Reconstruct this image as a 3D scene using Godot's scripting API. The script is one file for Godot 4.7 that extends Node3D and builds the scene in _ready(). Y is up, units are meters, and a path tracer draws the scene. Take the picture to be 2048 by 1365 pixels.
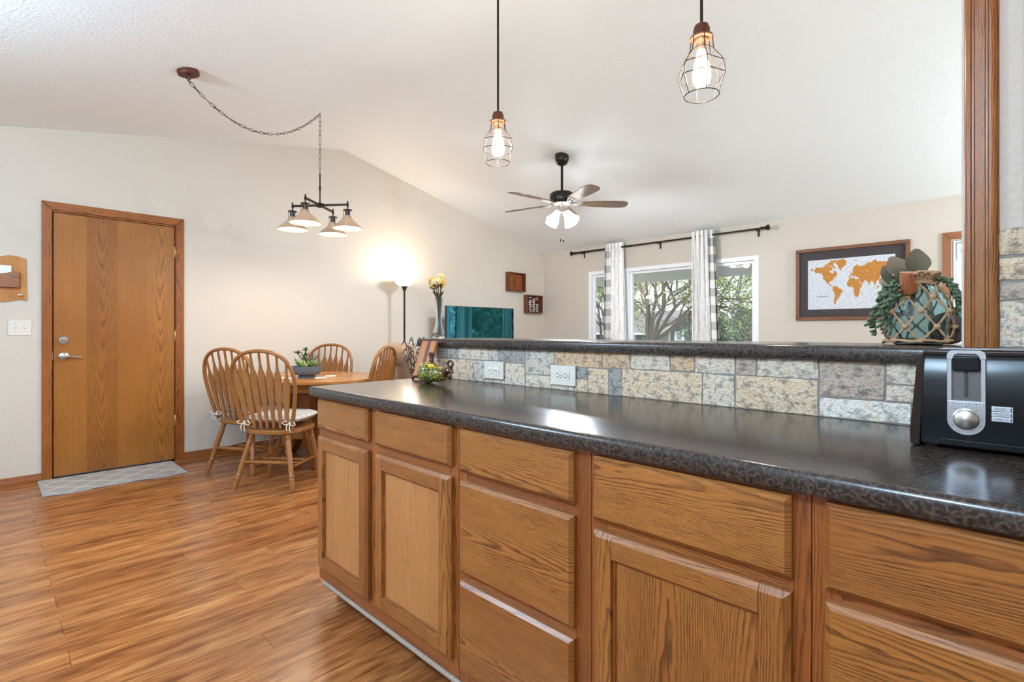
extends Node3D
# A kitchen peninsula looking into a dining corner and a living room.  x runs along the bar, z towards the kitchen, y up, metres.

const F := 1024.0          # focal length in pixels of the 2048 x 1365 frame
const EYE := 1.145
const WX := -5.30          # wall with the entry door
const WZ := -6.15          # wall with the window
const SZ := 1.62           # kitchen outer wall behind the viewer
const EX := 2.40           # far kitchen wall to the right
const RZ := -2.742         # ridge of the vaulted ceiling
const RY := 3.161
const SLOPE_KITCHEN := 0.18985
const SLOPE_LIVING := 0.2277
const CT := 0.91           # countertop
const BT := 1.108          # bar top
const SZF := -1.607        # face of the bar wall
const COOL := Color(0.76, 0.89, 1.0)
const KITCHEN := 2.9  # energy of each added globe behind the viewer
const LIVING := 5.8  # energy of the added torchiere past the right edge

var M := {}
var used := {}
var rng := RandomNumberGenerator.new()

class MB:
	var v := PackedVector3Array()
	var n := PackedVector3Array()
	var uv := PackedVector2Array()
	var cl := PackedColorArray()
	var col := Color.WHITE
	var off := Vector2.ZERO
	var xf := Transform3D.IDENTITY

	func tri(a: Vector3, b: Vector3, c: Vector3, na: Vector3, nb: Vector3, nc: Vector3, ua := Vector2.ZERO, ub := Vector2.ZERO, uc := Vector2.ZERO) -> void:
		if (b - a).cross(c - a).dot(na + nb + nc) * xf.basis.determinant() > 0.0:
			var t := b; b = c; c = t
			t = nb; nb = nc; nc = t
			var s := ub; ub = uc; uc = s
		for p: Vector3 in [a, b, c]:
			v.append(xf * p)
		for p: Vector3 in [na, nb, nc]:
			n.append((xf.basis * p).normalized())
		for p: Vector2 in [ua, ub, uc]:
			uv.append(p + off)
			cl.append(col)

	func quad(a: Vector3, b: Vector3, c: Vector3, d: Vector3, nn: Vector3, ua := Vector2.ZERO, ub := Vector2.ZERO, uc := Vector2.ZERO, ud := Vector2.ZERO) -> void:
		tri(a, b, c, nn, nn, nn, ua, ub, uc)
		tri(a, c, d, nn, nn, nn, ua, uc, ud)

	func quad4(p: Array, q: Array, u := []) -> void:
		if u.is_empty():
			u = [Vector2.ZERO, Vector2.ZERO, Vector2.ZERO, Vector2.ZERO]
		tri(p[0], p[1], p[2], q[0], q[1], q[2], u[0], u[1], u[2])
		tri(p[0], p[2], p[3], q[0], q[2], q[3], u[0], u[2], u[3])

	# grain coordinates in metres: u along the grain axis
	static func guv(p: Vector3, axis: int, grain: int) -> Vector2:
		if axis == grain:
			return Vector2(p[(grain + 1) % 3] * 0.25, p[(grain + 2) % 3])
		var o := 3 - axis - grain
		return Vector2(p[grain], p[o])

	func box(c: Vector3, size: Vector3, bevel := 0.0, grain := 0) -> void:
		var h := size * 0.5
		var b := minf(bevel, minf(h.x, minf(h.y, h.z)) * 0.98)
		for ax in 3:
			var i := (ax + 1) % 3
			var j := (ax + 2) % 3
			for s: float in [-1.0, 1.0]:
				var nn := Vector3.ZERO
				nn[ax] = s
				var ps := []
				var us := []
				for k in [[-1.0, -1.0], [1.0, -1.0], [1.0, 1.0], [-1.0, 1.0]]:
					var p := c
					p[ax] += s * h[ax]
					p[i] += k[0] * (h[i] - b)
					p[j] += k[1] * (h[j] - b)
					ps.append(p)
					us.append(guv(p, ax, grain))
				quad(ps[0], ps[1], ps[2], ps[3], nn, us[0], us[1], us[2], us[3])
		if b <= 0.0:
			return
		for ax in 3:
			var i := (ax + 1) % 3
			var j := (ax + 2) % 3
			for si: float in [-1.0, 1.0]:
				for sj: float in [-1.0, 1.0]:
					var ni := Vector3.ZERO
					ni[i] = si
					var nj := Vector3.ZERO
					nj[j] = sj
					var ps := []
					for e: float in [-1.0, 1.0]:
						var p := c
						p[ax] += e * (h[ax] - b)
						var p1 := p
						p1[i] += si * h[i]
						p1[j] += sj * (h[j] - b)
						var p2 := p
						p2[i] += si * (h[i] - b)
						p2[j] += sj * h[j]
						ps.append(p1)
						ps.append(p2)
					var us := []
					for p: Vector3 in [ps[0], ps[1], ps[3], ps[2]]:
						us.append(guv(p, i if i != grain else j, grain))
					quad4([ps[0], ps[1], ps[3], ps[2]], [ni, nj, nj, ni], us)
		for sx: float in [-1.0, 1.0]:
			for sy: float in [-1.0, 1.0]:
				for sz: float in [-1.0, 1.0]:
					var s := Vector3(sx, sy, sz)
					var q := c + (h - Vector3(b, b, b)) * s
					tri(q + Vector3(sx * b, 0, 0), q + Vector3(0, sy * b, 0), q + Vector3(0, 0, sz * b), Vector3(sx, 0, 0), Vector3(0, sy, 0), Vector3(0, 0, sz), guv(q, 0, grain), guv(q, 0, grain), guv(q, 0, grain))

	# profile of (radius, height) turned about y
	func lathe(pr: Array, seg := 24, caps := true) -> void:
		var m := pr.size()
		var tn := []
		for k in m - 1:
			var d: Vector2 = pr[k + 1] - pr[k]
			tn.append(Vector2(d.y, -d.x).normalized())
		var len_ := 0.0
		for k in m - 1:
			var n0: Vector2 = tn[k]
			var n1: Vector2 = tn[k]
			if k > 0 and tn[k - 1].dot(tn[k]) > 0.6:
				n0 = (tn[k - 1] + tn[k]).normalized()
			if k < m - 2 and tn[k + 1].dot(tn[k]) > 0.6:
				n1 = (tn[k + 1] + tn[k]).normalized()
			var l2: float = len_ + (pr[k + 1] - pr[k]).length()
			for s in seg:
				var a0 := TAU * s / seg
				var a1 := TAU * (s + 1) / seg
				var c0 := Vector3(cos(a0), 0, sin(a0))
				var c1 := Vector3(cos(a1), 0, sin(a1))
				var y0 := Vector3(0, pr[k].y, 0)
				var y1 := Vector3(0, pr[k + 1].y, 0)
				var r: float = 0.5 * (pr[k].x + pr[k + 1].x)
				quad4([c0 * pr[k].x + y0, c1 * pr[k].x + y0, c1 * pr[k + 1].x + y1, c0 * pr[k + 1].x + y1],
					[c0 * n0.x + Vector3(0, n0.y, 0), c1 * n0.x + Vector3(0, n0.y, 0), c1 * n1.x + Vector3(0, n1.y, 0), c0 * n1.x + Vector3(0, n1.y, 0)],
					[Vector2(len_, a0 * r), Vector2(len_, a1 * r), Vector2(l2, a1 * r), Vector2(l2, a0 * r)])
			len_ = l2
		if caps:
			for e in [0, m - 1]:
				if pr[e].x > 0.0001:
					var nn := Vector3(0, -1 if (e == 0) == (pr[m - 1].y > pr[0].y) else 1, 0)
					for s in seg:
						var a0 := TAU * s / seg
						var a1 := TAU * (s + 1) / seg
						var y0 := Vector3(0, pr[e].y, 0)
						tri(y0, y0 + Vector3(cos(a0), 0, sin(a0)) * pr[e].x, y0 + Vector3(cos(a1), 0, sin(a1)) * pr[e].x, nn, nn, nn, Vector2.ZERO, Vector2(cos(a0), sin(a0)) * pr[e].x, Vector2(cos(a1), sin(a1)) * pr[e].x)

	# tube along points; r is a number or an array; flat squashes the section along the frame's second axis
	func tube(pts: Array, r, seg := 8, closed := false, flat := 1.0, upv := Vector3.UP) -> void:
		var m := pts.size()
		var rings := []
		var nrm := []
		var len_ := [0.0]
		var last := Vector3.ZERO
		for k in m:
			var a: Vector3 = pts[(k - 1 + m) % m] if closed or k > 0 else pts[k]
			var b: Vector3 = pts[(k + 1) % m] if closed or k < m - 1 else pts[k]
			var t := (b - a).normalized()
			if k == 0:
				var u := upv if absf(t.dot(upv)) < 0.95 else (Vector3.RIGHT if absf(t.dot(Vector3.RIGHT)) < 0.9 else Vector3.BACK)
				last = (u - t * u.dot(t)).normalized()
			else:
				last = (last - t * last.dot(t)).normalized()
				len_.append(len_[k - 1] + (pts[k] - pts[k - 1]).length())
			var s := t.cross(last)
			var rr: float = r[k] if r is Array else r
			var ring := []
			var nr := []
			for j in seg + 1:
				var an := TAU * j / seg
				ring.append(pts[k] + last * cos(an) * rr + s * sin(an) * rr * flat)
				nr.append((last * cos(an) * flat + s * sin(an)).normalized())
			rings.append(ring)
			nrm.append(nr)
		var total: int = m if closed else m - 1
		for k in total:
			var k2 := (k + 1) % m
			var l0: float = len_[k]
			var l1: float = len_[k2] if k2 > k else l0 + (pts[0] - pts[m - 1]).length()
			for j in seg:
				var v0 := TAU * j / seg * 0.012
				var v1 := TAU * (j + 1) / seg * 0.012
				quad4([rings[k][j], rings[k][j + 1], rings[k2][j + 1], rings[k2][j]], [nrm[k][j], nrm[k][j + 1], nrm[k2][j + 1], nrm[k2][j]], [Vector2(l0, v0), Vector2(l0, v1), Vector2(l1, v1), Vector2(l1, v0)])
		if not closed:
			for e in [0, m - 1]:
				var nn: Vector3 = ((pts[0] - pts[1]) if e == 0 else (pts[m - 1] - pts[m - 2])).normalized()
				for j in seg:
					tri(pts[e], rings[e][j], rings[e][j + 1], nn, nn, nn)

	# polygon in x,y pushed from z0 to z1, with a chamfer b on both faces
	func prism(poly: PackedVector2Array, z0: float, z1: float, b := 0.0, grain := 0) -> void:
		var m := poly.size()
		var inner := poly
		if b > 0.0:
			var g := Geometry2D.offset_polygon(poly, -b, Geometry2D.JOIN_MITER)
			if g.size() == 1 and g[0].size() == m:
				inner = g[0]
				# line the offset polygon up with its source
				var best := 0
				var bd := 1e9
				for k in m:
					var d := inner[k].distance_squared_to(poly[0])
					if d < bd:
						bd = d
						best = k
				var turned := PackedVector2Array()
				var cw := Geometry2D.is_polygon_clockwise(inner) == Geometry2D.is_polygon_clockwise(poly)
				for k in m:
					turned.append(inner[(best + k) % m] if cw else inner[(best - k + m) % m])
				inner = turned
			else:
				b = 0.0
		var tr := Geometry2D.triangulate_polygon(inner)
		for k in range(0, tr.size(), 3):
			for e in [[z0, -1.0], [z1, 1.0]]:
				var ps := []
				for q in 3:
					var p := inner[tr[k + q]]
					ps.append(Vector3(p.x, p.y, e[0]))
				var nn := Vector3(0, 0, e[1] * signf(z1 - z0))
				tri(ps[0], ps[1], ps[2], nn, nn, nn, guv(ps[0], 2, grain), guv(ps[1], 2, grain), guv(ps[2], 2, grain))
		var ccw := not Geometry2D.is_polygon_clockwise(poly)
		var en := []
		for k in m:
			var d := poly[(k + 1) % m] - poly[k]
			var o := Vector2(d.y, -d.x).normalized()
			en.append(o if ccw else -o)
		var zb := b * signf(z1 - z0)
		for k in m:
			var k2 := (k + 1) % m
			var kp := (k - 1 + m) % m
			var e0: Vector2 = en[k]
			var e1: Vector2 = en[k]
			if en[kp].dot(en[k]) > 0.7:
				e0 = (en[kp] + en[k]).normalized()
			if en[k2].dot(en[k]) > 0.7:
				e1 = (en[k2] + en[k]).normalized()
			var n0 := Vector3(e0.x, e0.y, 0)
			var n1 := Vector3(e1.x, e1.y, 0)
			var p0 := poly[k]
			var p1 := poly[k2]
			var ax := 1 if absf(e0.y) > absf(e0.x) else 0
			var a := Vector3(p0.x, p0.y, z0 + zb)
			var bb := Vector3(p1.x, p1.y, z0 + zb)
			var c := Vector3(p1.x, p1.y, z1 - zb)
			var d := Vector3(p0.x, p0.y, z1 - zb)
			quad4([a, bb, c, d], [n0, n1, n1, n0], [guv(a, ax, grain), guv(bb, ax, grain), guv(c, ax, grain), guv(d, ax, grain)])
			if b > 0.0:
				for e in [[z0, z0 + zb, -1.0], [z1, z1 - zb, 1.0]]:
					var nz := Vector3(0, 0, e[2] * signf(z1 - z0))
					var q0 := Vector3(inner[k].x, inner[k].y, e[0])
					var q1 := Vector3(inner[k2].x, inner[k2].y, e[0])
					var q2 := Vector3(p1.x, p1.y, e[1])
					var q3 := Vector3(p0.x, p0.y, e[1])
					quad4([q0, q1, q2, q3], [nz, nz, n1, n0], [guv(q0, 2, grain), guv(q1, 2, grain), guv(q2, 2, grain), guv(q3, 2, grain)])

	# smooth surface from a function of (i, j) on a grid
	func sheet(nu: int, nv: int, f: Callable, flip := false, uvs := Vector2.ONE) -> void:
		var ps := []
		for i in nu + 1:
			var row := []
			for j in nv + 1:
				row.append(f.call(float(i) / nu, float(j) / nv))
			ps.append(row)
		var ns := []
		for i in nu + 1:
			var row := []
			for j in nv + 1:
				var du: Vector3 = ps[mini(i + 1, nu)][j] - ps[maxi(i - 1, 0)][j]
				var dv: Vector3 = ps[i][mini(j + 1, nv)] - ps[i][maxi(j - 1, 0)]
				var c := du.cross(dv).normalized()
				row.append(-c if flip else c)
			ns.append(row)
		for i in nu:
			for j in nv:
				var u0 := float(i) / nu
				var u1 := float(i + 1) / nu
				var v0 := float(j) / nv
				var v1 := float(j + 1) / nv
				quad4([ps[i][j], ps[i + 1][j], ps[i + 1][j + 1], ps[i][j + 1]], [ns[i][j], ns[i + 1][j], ns[i + 1][j + 1], ns[i][j + 1]], [Vector2(u0, v0) * uvs, Vector2(u1, v0) * uvs, Vector2(u1, v1) * uvs, Vector2(u0, v1) * uvs])

	# rounded pillow: superellipsoid of half sizes h
	func puff(c: Vector3, h: Vector3, e1 := 0.5, e2 := 0.5, nu := 20, nv := 12) -> void:
		var sp := func(a: float, e: float) -> float: return signf(a) * pow(absf(a), e)
		var pt := func(i: int, j: int) -> Vector3:
			var a := TAU * i / nu
			var b := PI * (float(j) / nv - 0.5)
			return Vector3(sp.call(cos(b), e1) * sp.call(cos(a), e2), sp.call(sin(b), e1), sp.call(cos(b), e1) * sp.call(sin(a), e2))
		var nm := func(i: int, j: int) -> Vector3:
			var a := TAU * i / nu
			var b := PI * (float(j) / nv - 0.5)
			return (Vector3(sp.call(cos(b), 2 - e1) * sp.call(cos(a), 2 - e2), sp.call(sin(b), 2 - e1), sp.call(cos(b), 2 - e1) * sp.call(sin(a), 2 - e2)) / h).normalized()
		for i in nu:
			for j in nv:
				var P := [pt.call(i, j), pt.call(i + 1, j), pt.call(i + 1, j + 1), pt.call(i, j + 1)]
				var N := [nm.call(i, j), nm.call(i + 1, j), nm.call(i + 1, j + 1), nm.call(i, j + 1)]
				var W := []
				var T := []
				for k in 4:
					W.append(c + P[k] * h)
					T.append(Vector2(P[k].x * h.x, P[k].z * h.z + P[k].y * h.y))
				quad4(W, N, T)

	func ball(c: Vector3, r: float, nu := 12, nv := 8) -> void:
		puff(c, Vector3(r, r, r), 1.0, 1.0, nu, nv)

	func mesh() -> ArrayMesh:
		var a := []
		a.resize(Mesh.ARRAY_MAX)
		a[Mesh.ARRAY_VERTEX] = v
		a[Mesh.ARRAY_NORMAL] = n
		a[Mesh.ARRAY_TEX_UV] = uv
		a[Mesh.ARRAY_COLOR] = cl
		var m := ArrayMesh.new()
		m.add_surface_from_arrays(Mesh.PRIMITIVE_TRIANGLES, a)
		return m


func mb(grain_jitter := true) -> MB:
	var b := MB.new()
	if grain_jitter:
		b.off = Vector2(rng.randf() * 3.0, rng.randf() * 3.0)
	return b

func numbered(called: String) -> String:
	if not used.has(called):
		used[called] = 0
		return called
	used[called] += 1
	return "%s_%03d" % [called, used[called]]

func part(called: String, b, mat: Material, parent: Node, label := "") -> MeshInstance3D:
	var o := MeshInstance3D.new()
	o.name = called
	o.mesh = b if b is Mesh else b.mesh()
	o.material_override = mat
	parent.add_child(o, true)
	if label:
		o.set_meta("label", label)
	return o

func thing(called: String, label: String, category: String, at := Vector3.ZERO, turn := 0.0, group := "") -> Node3D:
	var o := Node3D.new()
	o.name = numbered(called)
	add_child(o, true)
	o.position = at
	o.rotation.y = turn
	o.set_meta("label", label)
	o.set_meta("category", category)
	if group:
		o.set_meta("group", group)
	return o

func single(called: String, b, mat: Material, label: String, category: String, at := Vector3.ZERO, group := "") -> MeshInstance3D:
	var o := part(numbered(called), b, mat, self, label)
	o.position = at
	o.set_meta("category", category)
	if group:
		o.set_meta("group", group)
	return o

func setting(called: String, b, mat: Material) -> MeshInstance3D:
	var o := part(called, b, mat, self)
	o.set_meta("kind", "structure")
	return o

func setting_node(called: String) -> Node3D:
	var o := Node3D.new()
	o.name = called
	add_child(o, true)
	o.set_meta("kind", "structure")
	return o

func smooth_path(p: Array, steps: int, closed := false) -> Array:
	var out := []
	var m := p.size()
	var total := m if closed else m - 1
	for k in total:
		var p0: Vector3 = p[(k - 1 + m) % m] if closed or k > 0 else p[k] * 2.0 - p[k + 1]
		var p1: Vector3 = p[k]
		var p2: Vector3 = p[(k + 1) % m]
		var p3: Vector3 = p[(k + 2) % m] if closed or k < m - 2 else p2 * 2.0 - p1
		for s in steps:
			var t := float(s) / steps
			out.append(p1.cubic_interpolate(p2, p0, p3, t))
	if not closed:
		out.append(p[m - 1])
	return out

func ceiling_y(z: float) -> float:
	return RY - SLOPE_KITCHEN * (z - RZ) if z >= RZ else RY - SLOPE_LIVING * (RZ - z)

# ---------------------------------------------------------------- textures and materials
func noise(sd: int, freq := 1.0, oct := 3, typ := FastNoiseLite.TYPE_SIMPLEX_SMOOTH) -> FastNoiseLite:
	var f := FastNoiseLite.new()
	f.seed = sd
	f.noise_type = typ
	f.frequency = freq
	f.fractal_octaves = oct
	if oct == 1:
		f.fractal_type = FastNoiseLite.FRACTAL_NONE
	return f

func ramp(stops: Array) -> Gradient:
	var g := Gradient.new()
	var o := PackedFloat32Array()
	var c := PackedColorArray()
	for s in stops:
		o.append(s[0])
		c.append(s[1])
	g.offsets = o
	g.colors = c
	return g

func rgb8(r: float, g: float, b: float) -> Color:
	return Color(r / 255.0, g / 255.0, b / 255.0)

# oak: x along the grain, repeating along x.  Each leaf of veneer or board is `board` metres wide; every `plain`-th one is straight-grained
func wood_image(w: int, h: int, long_m: float, tall: float, sd: int, light: Color, mid: Color, dark: Color, arches: int, board: float, depth: float, rings: float, pore: float, plain := 0, ragged := 1.0) -> ImageTexture:
	var im := Image.create(w, h, false, Image.FORMAT_RGB8)
	var low := noise(sd, 1.0, 2)
	var mid_n := noise(sd + 1, 1.0, 2)
	var fine := noise(sd + 2, 1.0, 1)
	var pr := noise(sd + 3, 1.0, 1)
	var R := long_m / TAU
	for x in w:
		var th := TAU * x / w
		var cx := cos(th) * R
		var cy := sin(th) * R
		for y in h:
			var ym := tall * y / h
			var leafn := floori(ym / board)
			var tone := fposmod(leafn * 0.37, 1.0) - 0.5
			var wob := low.get_noise_3d(cx * 1.1 + leafn * 9.0, cy * 1.1, ym * 2.2)
			var wob2 := mid_n.get_noise_3d(cx * 5.0 + leafn * 7.0, cy * 5.0, ym * 26.0)
			var q := ym / board - leafn - 0.5 + 0.10 * wob
			var straight := plain > 0 and leafn % plain == 1
			# a paraboloid cut by the board: arches along its heart, straight lines at its edges
			var t := absf(q) * rings * 1.6 + wob * 0.6 if straight else pow(absf(q) * 2.0, 1.7) * rings + float(arches) * x / w + wob * 1.1
			t += (wob2 * 0.42 + fine.get_noise_3d(cx * 14.0 + 50.0, cy * 14.0, ym * 90.0) * 0.22) * ragged
			var ring := fposmod(t, 1.0)
			var late := smoothstep(0.35, 0.86, ring) * (1.0 - smoothstep(0.90, 1.0, ring)) * (0.75 + 0.6 * wob2)
			var f := fine.get_noise_3d(cx * 9.0, cy * 9.0, ym * 420.0)
			var p := pr.get_noise_3d(cx * 22.0, cy * 22.0, ym * 800.0)
			var po := smoothstep(0.18, 0.5, p) * pore * (0.35 + 0.65 * late)
			var c := light.lerp(mid, clampf(0.5 + 0.6 * wob + 0.2 * f + tone * 0.7, 0.0, 1.0))
			c = c.lerp(dark, clampf(late * depth * (0.22 if straight else 1.0) + po * 0.6 + maxf(0.0, f) * 0.12, 0.0, 0.95))
			im.set_pixel(x, y, c)
	im.generate_mipmaps()
	return ImageTexture.create_from_image(im)

# floor boards: long wispy streaks
func floor_image(w: int, h: int, long_m: float, tall: float, sd: int) -> ImageTexture:
	var im := Image.create(w, h, false, Image.FORMAT_RGB8)
	var a := noise(sd, 1.0, 3)
	var b := noise(sd + 1, 1.0, 2)
	var c_ := noise(sd + 2, 1.0, 1)
	var g := ramp([[0.0, rgb8(72, 40, 20)], [0.28, rgb8(120, 70, 36)], [0.5, rgb8(154, 96, 52)], [0.72, rgb8(176, 118, 68)], [1.0, rgb8(208, 160, 106)]])
	var R := long_m / TAU
	for x in w:
		var th := TAU * x / w
		var cx := cos(th) * R
		var cy := sin(th) * R
		for y in h:
			var ym := tall * y / h
			var k := a.get_noise_3d(cx * 1.5, cy * 1.5, ym * 13.0) * 0.85
			var s := b.get_noise_3d(cx * 4.0, cy * 4.0, ym * 70.0 + k * 3.0) * 0.55
			var f := c_.get_noise_3d(cx * 9.0, cy * 9.0, ym * 300.0) * 0.24
			var dark := smoothstep(0.25, 0.62, b.get_noise_3d(cx * 2.6 + 31.0, cy * 2.6, ym * 55.0 - k * 2.0))
			im.set_pixel(x, y, g.sample(clampf(0.52 + k * 0.38 + s * 0.38 + f * 1.0 - dark * 0.14, 0.0, 1.0)))
	im.generate_mipmaps()
	return ImageTexture.create_from_image(im)

func ntex(f: FastNoiseLite, size: int, g: Gradient = null, bump := 0.0) -> NoiseTexture2D:
	var t := NoiseTexture2D.new()
	t.width = size
	t.height = size
	t.seamless = true
	t.noise = f
	t.generate_mipmaps = false
	if g:
		t.color_ramp = g
	if bump > 0.0:
		t.as_normal_map = true
		t.bump_strength = bump
	return t

func mat(c: Color, rough := 0.6, metal := 0.0) -> StandardMaterial3D:
	var m := StandardMaterial3D.new()
	m.albedo_color = c
	m.roughness = rough
	m.metallic = metal
	return m

func tri_mat(m: StandardMaterial3D, scale: float) -> StandardMaterial3D:
	m.uv1_triplanar = true
	m.uv1_world_triplanar = true
	m.uv1_scale = Vector3.ONE * scale
	return m

func wood(tex: Texture2D, tint: Color, rough: float, lm := 1.2, tm := 0.72) -> StandardMaterial3D:
	var m := mat(tint, rough)
	m.albedo_texture = tex
	m.uv1_scale = Vector3(1.0 / lm, 1.0 / tm, 1.0)
	return m

func glow(c: Color, energy: float) -> StandardMaterial3D:
	var m := mat(c, 0.5)
	m.emission_enabled = true
	m.emission = c
	m.emission_energy_multiplier = energy
	return m

func glass(c: Color, alpha: float, rough := 0.02) -> StandardMaterial3D:
	var m := mat(Color(c.r, c.g, c.b, alpha), rough)
	m.transparency = BaseMaterial3D.TRANSPARENCY_ALPHA
	return m

func curtain_image() -> ImageTexture:
	# 0.0 to 0.7 of the width: pale birch bark print; the rest: grey and white buffalo check
	var w := 512
	var h := 1024
	var im := Image.create(w, h, false, Image.FORMAT_RGB8)
	var n1 := noise(91, 0.05, 2)
	var n2 := noise(92, 0.011, 3)
	for x in w:
		for y in h:
			var c: Color
			if x < 360:
				var k := n1.get_noise_2d(x * 6.5, y * 2.6) + 0.5 * n2.get_noise_2d(x * 5.0, y * 1.2)
				c = rgb8(247, 244, 241).lerp(rgb8(168, 146, 134), smoothstep(0.3, 0.52, k) * 0.6)
				var s := n2.get_noise_2d(x * 12.0, y * 0.5 + 400.0)
				c = c.lerp(rgb8(204, 188, 176), smoothstep(0.22, 0.5, s) * 0.55)
			else:
				var a := (x - 360) / 38 % 2
				var b := y / 44 % 2
				c = rgb8(232, 228, 222) if a + b == 0 else (rgb8(116, 114, 114) if a + b == 2 else rgb8(184, 180, 176))
			im.set_pixel(x, y, c)
	return ImageTexture.create_from_image(im)

func map_image() -> ImageTexture:
	var w := 720
	var h := 432
	var im := Image.create(w, h, false, Image.FORMAT_RGB8)
	var lands := [
		[-168, 66, -156, 71, -128, 70, -110, 73, -95, 72, -84, 69, -82, 63, -93, 60, -92, 57, -82, 55, -79, 52, -77, 57, -73, 62, -65, 59, -56, 53, -65, 49, -60, 46, -70, 43, -76, 35, -81, 31, -80, 26, -84, 30, -97, 27, -97, 20, -90, 19, -87, 21, -88, 15, -83, 10, -78, 8, -82, 7, -95, 15, -106, 22, -113, 31, -120, 34, -125, 42, -124, 48, -133, 56, -150, 60, -164, 55, -158, 60, -165, 62],
		[-120, 74, -100, 78, -85, 82, -62, 82, -78, 76, -70, 70, -64, 66, -75, 66, -86, 72, -105, 73],
		[-72, 78, -58, 82, -30, 83, -18, 80, -22, 72, -40, 65, -44, 60, -52, 65, -56, 72],
		[-80, 8, -72, 12, -60, 9, -50, 1, -35, -6, -39, -15, -48, -26, -57, -36, -65, -42, -68, -50, -68, -54, -74, -51, -73, -38, -70, -20, -76, -14, -81, -5],
		[-17, 14, -17, 21, -9, 31, -5, 36, 10, 37, 20, 32, 32, 31, 37, 21, 43, 12, 51, 12, 40, -3, 40, -15, 35, -24, 30, -32, 19, -34, 12, -17, 13, -5, 9, 4, -8, 5],
		[-9, 37, -9, 43, -1, 44, -4, 48, 5, 52, 9, 57, 6, 60, 14, 67, 26, 71, 40, 67, 45, 68, 60, 69, 70, 73, 85, 74, 104, 78, 114, 74, 140, 73, 160, 70, 180, 69, 180, 65, 163, 60, 158, 52, 154, 60, 140, 59, 136, 54, 140, 48, 130, 42, 128, 35, 121, 39, 122, 31, 118, 24, 109, 20, 106, 10, 101, 13, 103, 2, 98, 10, 95, 16, 88, 22, 80, 14, 77, 8, 72, 19, 66, 25, 57, 26, 58, 21, 45, 13, 35, 28, 36, 36, 27, 37, 23, 39, 18, 40, 13, 45, 16, 38, 8, 44, 3, 43, -1, 37],
		[114, -22, 122, -18, 131, -12, 137, -12, 142, -11, 146, -19, 153, -27, 150, -37, 140, -38, 131, -32, 118, -35, 115, -30],
		[-6, 50, 1, 52, -3, 58, -7, 57], [-24, 64, -14, 65, -18, 67], [130, 32, 140, 36, 143, 43, 140, 42], [43, -25, 49, -14, 47, -25], [95, 5, 105, -5, 116, -8, 104, -6], [109, 1, 118, 6, 117, -3, 111, -3], [131, -1, 150, -8, 144, -8], [172, -42, 178, -38, 168, -46],
		[-60, -64, -56, -72, -64, -74], [10, -73, 50, -68, 70, -70, 100, -67, 140, -68, 100, -73], [-180, 66, -176, 72, -170, 66, -178, 63], [168, 63, 180, 60, 180, 71, 165, 70], [52, 71, 68, 77, 56, 74], [14, 79, 26, 80, 18, 77]]
	var polys := []
	for l: Array in lands:
		var p := PackedVector2Array()
		for k in range(0, l.size(), 2):
			var lat := deg_to_rad(l[k + 1])
			var my := 1.25 * log(tan(PI / 4 + 0.4 * lat))
			p.append(Vector2(((l[k] + 180.0) / 360.0 * 0.95 + 0.04) * w, (0.6 - my / 3.35) * h))
		polys.append(p)
	var boxes := []
	for p: PackedVector2Array in polys:
		var r := Rect2(p[0], Vector2.ZERO)
		for q in p:
			r = r.expand(q)
		boxes.append(r.grow(8))
	var n1 := noise(5, 0.05, 4)
	for x in w:
		for y in h:
			var q := Vector2(x, y) + Vector2(n1.get_noise_2d(x, y), n1.get_noise_2d(x + 500, y)) * 9.0
			var land := false
			for k in polys.size():
				if boxes[k].has_point(q) and Geometry2D.is_point_in_polygon(q, polys[k]):
					land = true
					break
			var k2 := n1.get_noise_2d(x * 0.6, y * 0.6 + 900.0)
			im.set_pixel(x, y, rgb8(196, 130, 44).lerp(rgb8(176, 112, 36), clampf(k2 + 0.4, 0.0, 1.0)) if land else rgb8(214, 216, 220).lerp(rgb8(196, 198, 206), clampf(k2 + 0.4, 0.0, 1.0)))
	# the printed title block, lower left: too small in the picture to read
	for k in 13:
		im.fill_rect(Rect2i(78 + k * 8, 316 + (k * 7 % 3), 5, 8 - k % 3), rgb8(74, 70, 70))
	for k in 6:
		im.fill_rect(Rect2i(108 + k * 5, 331, 3, 3), rgb8(130, 124, 122))
	for k in 3:
		im.fill_rect(Rect2i(78, 346 + k * 9, 10 + k % 2 * 8, 4), rgb8(186, 160, 140))
	return ImageTexture.create_from_image(im)

func rug_image() -> ImageTexture:
	# woven grey mat with a pale trellis
	var w := 512
	var h := 256
	var im := Image.create(w, h, false, Image.FORMAT_RGB8)
	var n1 := noise(12, 0.2, 2)
	for x in w:
		for y in h:
			var u := float(x) / w
			var v := float(y) / h
			var k := n1.get_noise_2d(x, y) * 0.06
			var c := rgb8(164, 156, 150).lightened(clampf(k + 0.03, 0.0, 1.0))
			var a := fposmod(u * 4.0 + v * 2.5, 1.0)
			var b := fposmod(u * 4.0 - v * 2.5, 1.0)
			if minf(a, 1.0 - a) < 0.04 or minf(b, 1.0 - b) < 0.04:
				c = rgb8(214, 209, 200)
			if v < 0.06 or v > 0.94 or u < 0.02 or u > 0.98:
				c = rgb8(168, 166, 164).lightened(clampf(k, 0.0, 1.0))
			im.set_pixel(x, y, c)
	return ImageTexture.create_from_image(im)

func plaid_image() -> ImageTexture:
	var im := Image.create(256, 256, false, Image.FORMAT_RGB8)
	for x in 256:
		for y in 256:
			var c := rgb8(203, 199, 194)
			var a := x % 128
			var b := y % 128
			if a < 46:
				c = c.darkened(0.07)
			if b < 46:
				c = c.darkened(0.07)
			if absi(a - 84) < 3 or absi(b - 84) < 3:
				c = c.lightened(0.4)
			if (x + y) % 4 == 0:
				c = c.darkened(0.05)
			im.set_pixel(x, y, c)
	return ImageTexture.create_from_image(im)

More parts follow.
